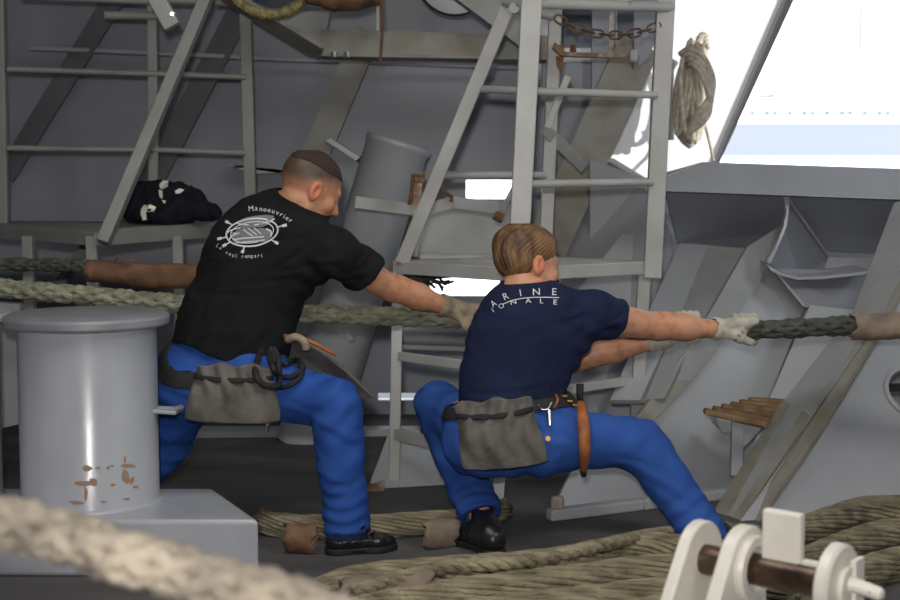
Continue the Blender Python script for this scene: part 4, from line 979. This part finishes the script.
    def trouser(p):
        d = sm(pelvis(p, 0.018), legs(p, 0.022, 0.036), 0.035)
        d = d + fold(p, 20, 0.006, K['fold2'], 4) + fold(p, 48, 0.003, (0.3, 0.2, 1), 9)
        for s_ in 'LR':
            k_, a_, h_ = V3(J['kn' + s_]), V3(J['an' + s_]), V3(J['hip' + s_])
            ax_ = unit(a_ - h_); g = np.exp(-np.sum((p - k_) ** 2, 1) / 0.014); d = d + g * 0.007 * np.sin(((p - k_) @ ax_) * 75 + 2 * np.sin((p @ n) * 30))
            g = np.exp(-np.sum((p - (a_ + (k_ - a_) * 0.12)) ** 2, 1) / 0.010); d = d + g * 0.006 * np.sin(((p - a_) @ unit(k_ - a_)) * 120 + 2 * np.sin(p @ n * 40))
            g = np.exp(-np.sum((p - h_ - n * 0.05 + sp_ * 0.06) ** 2, 1) / 0.016); d = d + g * 0.007 * np.sin(((p - h_) @ unit(k_ - h_ + sp_ * 0.1)) * 70 + 2 * np.sin((p @ sp_) * 25))
            cu = plane(p, a_ + (a_ - k_) / np.linalg.norm(a_ - k_) * K.get('cuff' + s_, 0.03), a_ - k_)
            d = np.maximum(d, np.where(np.sum((p - a_) ** 2, 1) < 0.2 ** 2, cu, -1))
            d = ssub(d, cap(p, a_ - (a_ - k_) * 0.02, a_ + (a_ - k_) * 0.4, 0.052), 0.004)
        keep = np.minimum(np.sum((p - V3(J['knL'])) ** 2, 1), np.sum((p - V3(J['knR'])) ** 2, 1)) > 0.19 ** 2
        return np.where(keep, np.maximum(d, plane(p, V3(J['tcut']), (0.03, 0.08, 1)) if 'tcut' in J else plane(p, wp_ + wn * K.get('rise', 0.03), wn)), d)
    to = sdf_obj('trousers', trouser, [J[k] for k in ('pelvis', 'waist', 'hipL', 'hipR', 'knL', 'knR', 'anL', 'anR')], 0.17, 0.0055, K['trm'], root, 1)
    # --- belt follows trousers
    def belt(p):
        d = np.abs(sm(pelvis(p, 0.018), torso(p, 0.0), 0.02) - 0.004) - 0.005
        return np.maximum(d, np.abs(plane(p, wp_, wn) + 0.0) - 0.019)
    be = sdf_obj('belt', belt, [wp_ + side * 0.22, wp_ - side * 0.22, wp_ + n * 0.2, wp_ - n * 0.2, wp_ + V3((0, 0, 0.13)), wp_ - V3((0, 0, 0.15))], 0.05, 0.005, M_web, root, 1)
    return dict(body=ob, hair=ho, shirt=so_, trousers=to, belt=be, side=side, sp=sp_, n=n, Rh=Rh)
def pouch(parent, px, py_top, px2, py_bot, Y, back, wtop, wbot, hgt, lean=0.0, label=None, seed=1, thick=0.03, skew=0.0):
    """gathered canvas tool bag hanging behind the hips, black band at its mouth"""
    c = V3(P((px + px2) / 2, py_top, Y)); nn = unit(back); up = unit(np.array((lean, 0, 1))); up = unit(up - nn * (up @ nn)); s_ = np.cross(up, nn); s_ = s_ if s_[0] > 0 else -s_
    R = np.stack([s_, nn, up]).astype(f32)
    def q_(p): return (p - c) @ R.T
    def bag(p):
        q = q_(p); t = np.clip(-q[:, 2] / hgt, -0.15, 1.1); q[:, 0] -= skew * t; w_ = (wtop + (wbot - wtop) * SS(t, 0.05, 0.9)) / 2
        th = thick * (0.75 + 0.9 * np.sin(np.clip(t, 0, 1) * 2.6))
        rip = 0.010 * np.sin(q[:, 0] * 95 + 2 * np.sin(q[:, 2] * 25 + seed)) * (1 - 0.75 * SS(t, 0.1, 0.9)) + 0.004 * np.sin(q[:, 0] * 41 + q[:, 2] * 30 + seed)
        x = np.abs(q[:, 0]) / w_; th2 = th * np.sqrt(np.clip(1 - x ** 4, 0, 1)) + 0.001
        d1 = np.abs(q[:, 1]) - th2 + rip; d2 = np.abs(q[:, 0]) - w_
        zc = np.abs(q[:, 2] + hgt / 2 - 0.006) - hgt / 2 - 0.012 + 0.010 * (np.abs(q[:, 0]) / (wbot / 2)) ** 4 + 0.006 * np.sin(q[:, 0] * 60 + seed) * (t < 0.2)
        return np.maximum(np.maximum(sm(d1, d2, -0.012) if False else np.maximum(d1, d2), zc), -0.05) * 0.7
    ext = [c + s_ * 0.2 + up * 0.06, c - s_ * 0.2 - up * (hgt + 0.04), c + nn * 0.08, c - nn * 0.08]
    o = sdf_obj('tool_bag', bag, ext, 0.02, 0.0045, M_bag, parent, 2)
    def band(p):
        q = q_(p); w_ = wtop / 2 + 0.002
        x = np.abs(q[:, 0]) / w_; th2 = thick * 1.05 * np.sqrt(np.clip(1 - x ** 4, 0, 1)) + 0.012
        sag = 0.012 * (1 - x ** 2)
        return np.maximum(np.maximum(np.abs(q[:, 1]) - th2, np.abs(q[:, 0]) - w_), np.abs(q[:, 2] + 0.022 + sag) - 0.009) * 0.7
    sdf_obj('mouth_band', band, ext, 0.02, 0.004, M_web, o, 1)
    return o

# ------------------------------------------------------------------ man at the left: black T-shirt
def at_rope(px):
    d = ray(px, 0)
    best = min(msp, key=lambda p: abs((p - Vector((0, 0, CZ))).x / p.y - (px - 450) / F * 1.0 / (cp + (300 - 315) / F * sp)))
    return best
p1 = thing('person', tuple(G(290, 545)), 'cropped-hair person in black printed T-shirt leaning left and hauling the rope behind the bollard', 'person', None)
gr1 = at_rope(468); gr1b = at_rope(272)
J1 = dict(pelvis=P(222, 368, 4.86), waist=P(237, 322, 4.86), chest=P(262, 258, 4.86), neck=P(286, 208, 4.86), head=P(310, 189, 4.84),
          shR=P(333, 252, 4.78), elR=P(391, 288, 4.93), wrR=P(455, 309, 5.03), shL=P(247, 236, 4.92), elL=P(238, 292, 5.06), wrL=gr1b + Vector((-0.075, -0.03, 0.012)),
          hipR=P(253, 386, 4.83), hipL=P(192, 384, 4.89), knR=P(336, 404, 4.68), anR=P(347, 527, 4.68), knL=P(168, 440, 5.02), anL=P(112, 512, 5.05),
          hem=P(224, 352, 4.86), belt=P(218, 346, 4.86), tcut=P(218, 342, 4.86), collar=P(297, 201, 4.82))
K1 = dict(back=(-0.12, -1, 0.22), face=(0.80, 0.42, -0.48), up=(0.42, 0.1, 0.9), skin=lin((198, 144, 112)), hairc=(0.045, 0.030, 0.022), stub=0.62, hair='crop',
          hemn=(-0.22, 0.0, -1), sleeve=0.56, slv=0.016, loose=0.030, foldd=(0.6, 0.1, 0.8), fold2=(0.8, 0.1, -0.5), shirtm=M_black, trm=M_blue, waistn=(0.0, -0.75, 1), cuffR=0.018, coln=(0.42, -0.05, 0.9))
R1 = build_man(p1, J1, K1)
grip('glove', J1, 'R', at_rope(473), (1, -0.05, -0.03), 0.029, (-0.1, -1, 0.1), M_glove2, p1)
grip('glove', J1, 'L', gr1b, (1, -0.05, -0.03), 0.029, (-0.1, -1, 0.1), M_glove2, p1)
make_shoe(p1, G(328, 554), G(394, 549), P(346, 533, 4.66), M_shoe, M_sole)
make_shoe(p1, G(110, 530), G(150, 524), P(112, 512, 5.05), M_shoe, M_sole)
# ------------------------------------------------------------------ man at the right: navy T-shirt
p2 = thing('person', tuple(G(530, 545)), 'sandy-haired person in navy lettered T-shirt squatting with one leg stretched right, hauling the rope', 'person', None)
gr2 = at_rope(744); gr2b = at_rope(684)
J2 = dict(pelvis=P(510, 425, 4.72), waist=P(513, 375, 4.74), chest=P(527, 334, 4.75), neck=P(529, 303, 4.77), head=P(528, 267, 4.82),
          shR=P(593, 315, 4.77), elR=P(656, 326, 4.90), wrR=P(724, 329, 4.95), shL=P(497, 326, 4.86), elL=P(574, 359, 5.04), wrL=P(664, 339, 5.02),
          hipR=P(545, 438, 4.70), hipL=P(480, 436, 4.72), knR=P(641, 444, 4.74), anR=P(703, 532, 4.62), knL=P(438, 405, 5.02), anL=P(480, 516, 4.72),
          hem=P(508, 410, 4.74), belt=P(512, 404, 4.72), collar=P(528, 283, 4.73))
K2 = dict(back=(-0.05, -1, 0.12), face=(0.88, 0.46, -0.16), up=(-0.22, 0.05, 0.97), skin=lin((206, 152, 120)), hairc=(0.16, 0.10, 0.055), stub=0.25, hair='long',
          hemn=(-0.10, 0, -1), sleeve=0.36, slv=0.0, loose=0.006, foldd=(-0.6, 0.1, 0.8), fold2=(0.4, 0.1, 0.9), shirtm=M_navy, trm=M_blue2, waistn=(-0.12, 0.05, 1), rise=0.012, cuffR=0.06, cuffL=0.0, coln=(-0.08, 0.0, 1), uc=0.122, ucf=0.5)
R2 = build_man(p2, J2, K2)
gl2 = grip('glove', J2, 'R', gr2, (1, -0.02, 0.0), 0.029, (-0.05, -1, 0.05), M_glove, p2, cuff=0.03)
grip('glove', J2, 'L', gr2b, (1, -0.05, -0.02), 0.029, (0.0, 1, -0.3), M_glove, p2)
make_shoe(p2, G(499, 557), G(457, 540), P(482, 524, 4.71), M_shoe, M_sole, hi=0.06)
hs = [G(503, 553.5, 0.012), G(497, 556.5, 0.012), G(486, 556.5, 0.012)]
MB().tube(spline(hs, 4), 0.007, 6).build('red_heel_trim', M_red, p2, smooth=True)
make_shoe(p2, G(700, 552), G(745, 546), P(704, 536, 4.62), M_shoe, M_sole)
# tool bags and belt gear
pb1 = pouch(p1, 198, 370, 270, 422, 4.60, (-0.05, -1, 0.1), 0.26, 0.32, 0.168, 0.02, seed=1)
pb2 = pouch(p2, 452, 405, 535, 472, 4.52, (-0.05, -1, 0.05), 0.255, 0.285, 0.20, -0.10, seed=4, skew=0.02)

# ------------------------------------------------------------------ prints and small gear laid on the clothing surfaces
CAMP = Vector((0, 0, CZ))
def hit(bv, px, py, off=0.002):
    d = ray(px, py).normalized(); h = bv.ray_cast(CAMP, d)
    if h[0] is None: return None
    n_ = h[1] if h[1].dot(d) < 0 else -h[1]
    return h[0] + n_ * off
def decal(mb, bv, vs, fs, off=0.0025):
    ps = [hit(bv, x, y, off) for x, y in vs]; k = len(mb.v); ok = [i for i, p in enumerate(ps) if p is not None]; ix = {i: k + j for j, i in enumerate(ok)}
    mb.v += [tuple(ps[i]) for i in ok]; mb.f += [tuple(ix[i] for i in f) for f in fs if all(i in ix for i in f)]
def glyph(txt):
    c = bpy.data.curves.new('glyph', 'FONT'); c.body = txt; c.align_x = 'CENTER'; c.resolution_u = 2
    o = bpy.data.objects.new('glyph', c); COL.objects.link(o); dg = bpy.context.evaluated_depsgraph_get()
    me = bpy.data.meshes.new_from_object(o.evaluated_get(dg)); r = ([(v.co.x, v.co.y) for v in me.vertices], [tuple(p.vertices) for p in me.polygons])
    bpy.data.objects.remove(o); bpy.data.meshes.remove(me); bpy.data.curves.remove(c); return r
def put_glyph(mb, bv, ch, x, y, size, rot=0, sx=1.0, shear=0.0):
    vs, fs = glyph(ch); c_, s_ = math.cos(rot), math.sin(rot)
    q = [((vx * sx + shear * vy) * size, -vy * size) for vx, vy in vs]
    decal(mb, bv, [(x + a * c_ - b * s_, y + a * s_ + b * c_) for a, b in q], fs)
def stroke(mb, bv, pts, w_, closed=False):
    pts = pts + [pts[0]] if closed else pts; vs = []; fs = []
    for i, (x, y) in enumerate(pts):
        x0, y0 = pts[max(i - 1, 0)]; x1, y1 = pts[min(i + 1, len(pts) - 1)]
        if closed and i in (0, len(pts) - 1): x0, y0 = pts[-2]; x1, y1 = pts[1]
        l = math.hypot(x1 - x0, y1 - y0) or 1; nx, ny = -(y1 - y0) / l * w_ / 2, (x1 - x0) / l * w_ / 2
        vs += [(x + nx, y + ny), (x - nx, y - ny)]
        if i: fs.append((2 * i - 2, 2 * i - 1, 2 * i + 1, 2 * i))
    decal(mb, bv, vs, fs)
def fill(mb, bv, pts, off=0.002):
    c_ = (sum(p[0] for p in pts) / len(pts), sum(p[1] for p in pts) / len(pts)); n_ = len(pts)
    mid = [((p[0] + c_[0]) / 2, (p[1] + c_[1]) / 2) for p in pts]
    decal(mb, bv, [c_] + mid + list(pts), [(0, 1 + i, 1 + (i + 1) % n_) for i in range(n_)] + [(1 + i, 1 + n_ + i, 1 + n_ + (i + 1) % n_, 1 + (i + 1) % n_) for i in range(n_)], off)
b1 = bvh(R1['shirt']); E = lambda a, rx, ry, cx=252.5, cy=232.5, t=-0.14: (cx + rx * math.cos(a) * math.cos(t) - ry * math.sin(a) * math.sin(t), cy + rx * math.cos(a) * math.sin(t) + ry * math.sin(a) * math.cos(t))
pr = MB(); pg = MB()
for ch_, x_, y_, r_ in zip('Manoeuvrier', (251.5, 256.5, 261, 265, 269, 273, 277, 280.6, 283.6, 286.4, 289.6), (211.5, 210.8, 211.6, 212, 212.6, 213.6, 215, 216.8, 218.6, 220.4, 222.6), (-.1, 0, .08, .1, .15, .22, .35, .45, .5, .55, .6)):
    put_glyph(pr, b1, ch_, x_, y_, 7.6 if ch_ == 'M' else 7.0, r_, 0.95)
lt = 'Le seul rempart'
for k_, ch_ in enumerate(lt):
    t_ = k_ / (len(lt) - 1); x_ = 217 + 45 * t_; y_ = 247 + 11.5 * math.sin(min(1, t_ * 1.9) * math.pi / 2) - 2.5 * max(0, t_ - 0.5)
    if ch_ != ' ': put_glyph(pr, b1, ch_, x_, y_, 5.4, 0.75 * max(0, 0.5 - t_) * 2 - 0.06, 0.85)
for rx_, ry_, w_ in ((26, 13.6, 1.5), (21.5, 10.4, 0.9)): stroke(pr, b1, [E(2 * math.pi * k / 40, rx_, ry_) for k in range(40)], w_, True)
for a_ in (-2.35, -0.12, 0.82, 1.95, 2.65, 3.05):                        # wheel handles
    h0, h1, h2 = E(a_, 25, 13), E(a_, 31, 17.5), E(a_, 35.5, 20.5); stroke(pr, b1, [h0, h1], 1.3); stroke(pr, b1, [h1, h2], 2.8)
fill(pg, b1, [(239, 226), (241, 220), (247, 217.5), (256, 216), (266, 215), (274, 216), (274, 220), (270, 224), (262, 227), (252, 228), (244, 229)])
fill(pg, b1, [(232, 238), (236, 231), (243, 228), (252, 229), (263, 228), (270, 231), (272, 237), (266, 242), (254, 243), (242, 244), (235, 243)], 0.0018)
for ln, w_ in (([(244, 230), (248, 233), (253, 236)], 1.0), ([(249, 228.5), (253, 232), (257, 235)], 1.0), ([(254, 228), (258, 231), (261, 234)], 1.0), ([(233, 240), (242, 238.5), (254, 237.5), (267, 236.5)], 1.2), ([(236, 243), (246, 242), (258, 241), (268, 239.5)], 1.0),
               ([(266, 229), (271, 231), (272, 235), (268, 239), (263, 240)], 1.6), ([(226, 235), (230, 231), (236, 229), (241, 228)], 1.2), ([(229, 241), (232, 236), (237, 234)], 1.3), ([(238, 224), (246, 225), (256, 225), (268, 222), (275, 219)], 1.1), ([(233, 233.5), (240, 233.5)], 1.0)):
    stroke(pr, b1, ln, w_)
tag(pr.build('back_print', M_print, R1['shirt']), kind='stuff'); tag(pg.build('back_print_grey', M_print2, R1['shirt']), kind='stuff')
b2_ = bvh(R2['shirt']); pn = MB()
for ch_, x_, y_, r_, sx_ in (('A', 495.5, 306.5, -.6, .8), ('R', 507, 299.6, -.42, 1.0), ('I', 521, 296.2, -.18, 1.0), ('N', 536.5, 295.4, -.05, 1.15), ('E', 554, 295.4, .03, 1.1)):
    put_glyph(pn, b2_, ch_, x_, y_, 9.6, r_, sx_)
stroke(pn, b2_, [(503, 304.5), (512, 300.6), (522, 298.6), (534, 297.6), (546, 297.6), (559, 298)], 0.8)
for ch_, x_, y_, r_, sx_ in (('I', 494.5, 312.5, -.6, 1), ('O', 502.5, 308.3, -.45, 1.1), ('N', 514, 304.6, -.25, 1.3), ('A', 528.5, 303.3, -.08, 1.3), ('L', 541.5, 303.5, 0, 1.2), ('E', 555, 304.6, .05, 1.3)):
    put_glyph(pn, b2_, ch_, x_, y_, 6.8, r_, sx_)
tag(pn.build('back_lettering', M_print, R2['shirt']), kind='stuff')
bg_ = bvh(gl2); gk = MB()
for ch_, x_, y_, r_ in (('O', 747.5, 329, -.6), ('A', 743.8, 333.5, -.75), ('V', 740.5, 337, -.8), ('L', 737, 340.5, -.9)): put_glyph(gk, bg_, ch_, x_, y_, 5.2, r_, 1.0)
tag(gk.build('glove_lettering', M_ink, gl2), kind='stuff')

def on(bvs, px, py, off):
    c_ = [h for h in (hit(b, px, py, off) for b in bvs) if h is not None]
    return min(c_, key=lambda h: (h - CAMP).length) if c_ else P(px, py, 4.7)
def cord(bvs, pts, r, name, m, par, off=0.012, n=6, closed=False):
    q = [on(bvs, x, y, off) for x, y in pts]; q = spline(q + ([q[0]] if closed else []), 6); return MB().tube(q, r, 8).build(name, m, par, smooth=True)
t1 = [bvh(R1['trousers']), bvh(R1['belt']), bvh(pb1)]
cord(t1, [(266, 345), (259, 356), (258, 372), (264, 384), (274, 387), (279, 376), (277, 360), (271, 348)], 0.011, 'black_strap_loop', M_web, p1)
cord(t1, [(272, 346), (268, 358), (270, 370), (280, 378), (292, 380), (301, 375), (302, 366), (293, 364), (284, 368)], 0.010, 'black_strap_loop', M_web, p1, 0.016)
cord(t1, [(264, 384), (276, 388), (290, 388), (300, 382), (303, 372)], 0.009, 'black_strap_loop', M_web, p1, 0.018)
cord(t1, [(275, 364), (272, 356), (269, 347), (278, 341)], 0.010, 'hip_strap', M_web, p1, 0.008)
smooth_angle(MB().tube([P(270, 414, 4.6), P(268, 424, 4.59), P(266, 432, 4.6)], [0.005, 0.009, 0.006], 8).build('marlinspike', M_steel, p1), 60)
MB().tube([P(272, 404, 4.6), P(270, 416, 4.6)], 0.008, 8).build('spike_lanyard', M_web, p1, smooth=True)
fl_pts = [P(286, 337, 4.78), P(300, 340, 4.76), P(322, 352, 4.76), P(346, 372, 4.76), P(374, 398, 4.78), P(362, 399, 4.80), P(343, 386, 4.82), P(318, 368, 4.84), P(296, 352, 4.84)]
MB().prism(fl_pts, (0.006, 0.02, 0.004)).build('hanging_apron', M_bag, p1, 0.004)
MB().tube([P(284, 336, 4.75), P(300, 337, 4.74), P(318, 345, 4.74), P(336, 355, 4.74)], 0.007, 8).build('tan_cord', M_tan, p1, smooth=True)
MB().tube(spline([P(287, 340, 4.74), P(296, 337, 4.72), P(304, 342, 4.72), P(306, 349, 4.73)], 4), 0.014, 8).build('folded_glove', M_glove2, p1, smooth=True)
t2 = [bvh(R2['trousers']), bvh(R2['belt']), bvh(pb2)]
sheath = [on(t2, x, y, 0.012) for x, y in ((580, 404), (581, 425), (582, 450), (583, 468))]
hol = MB().tube(spline(sheath, 5), [0.018 + 0.006 * math.sin(3.1 * i / 15) - 0.006 * (i / 15) for i in range(16)], 10).build('knife_sheath', M_tan, p2, smooth=True)
MB().tube([sheath[-1], sheath[-1] + Vector((0.002, 0, -0.018))], [0.012, 0.008], 8).build('sheath_tip', M_web, hol, smooth=True)
MB().tube([sheath[0], P(580, 384, sheath[0].y)], [0.011, 0.014], 10).build('knife_handle', M_web, hol, smooth=True)
cord(t2, [(535, 395), (542, 392), (551, 394), (556, 402), (554, 411)], 0.0045, 'tan_cord', M_tan, p2, 0.016)
cord(t2, [(538, 408), (541, 413), (548, 413), (551, 406)], 0.0035, 'shackle_key', M_steel, p2, 0.022)
smooth_angle(MB().tube([on(t2, 549, 414, 0.02), on(t2, 549, 427, 0.015)], [0.009, 0.007], 8).build('folding_knife', M_steel, p2), 60)
smooth_angle(MB().tube([on(t2, 548, 439, 0.0), on(t2, 548, 439, 0.008)], 0.0085, 12).build('pocket_button', M_brass, p2))
for x, y in ((562, 397), (567, 402), (571, 406)): smooth_angle(MB().tube([on(t2, x, y, 0.004), on(t2, x + 3, y + 2, 0.014)], 0.006, 8).build('belt_clip', M_brass, p2))

# black jacket with reflective strips lying on the walkway
jc = P(170, 205, 6.35); jk = thing('black_jacket', (jc.x, jc.y, ZW), 'black jacket with pale reflective strips heaped on the walkway behind the left man', 'jacket')
def jacket(p):
    A_ = lambda x, y, dy=0.0: V3(P(x, y, 6.35 + dy))
    d = cap(p, A_(140, 204), A_(165, 206), 0.085, 0.095); d = sm(d, cap(p, A_(150, 198), A_(178, 202), 0.08, 0.08), 0.04)
    d = sm(d, cap(p, A_(178, 205), A_(212, 213), 0.075, 0.04), 0.05); d = sm(d, cap(p, A_(188, 196, 0.05), A_(197, 198), 0.035), 0.03); d = sm(d, cap(p, A_(133, 212, -0.05), A_(170, 216, -0.1), 0.045, 0.04), 0.03)
    d = d + fold(p, 38, 0.012, (0.7, 0.2, 0.7), 3) + fold(p, 75, 0.006, (0.2, 0.5, 0.9), 8)
    return np.maximum(d, (ZW + 0.002) - p[:, 2])
jo = sdf_obj('cloth', jacket, [P(128, 180, 6.2), P(222, 225, 6.2), P(170, 200, 6.6)], 0.06, 0.009, M_dark, jk, 1)
bj = [bvh(jo)]
def patch(pts):
    c_ = (sum(p[0] for p in pts) / len(pts), sum(p[1] for p in pts) / len(pts)); vs = [on(bj, *p, 0.006) for p in [c_] + pts]; n_ = len(pts)
    MB().add(vs, [(0, 1 + i, 1 + (i + 1) % n_) for i in range(n_)]).build('reflective_strip', M_refl, jk)
patch([(159, 185), (163, 181), (168, 182), (168, 187), (163, 190), (160, 189)]); patch([(159, 190), (163, 191), (163, 199), (160, 197)]); patch([(162, 200), (166, 201), (165, 204)])
patch([(175, 191), (179, 189), (184, 190), (181, 194), (176, 194)]); patch([(141, 210), (144, 206), (150, 205), (156, 208), (154, 212), (147, 211), (147, 219), (143, 220), (141, 215)])
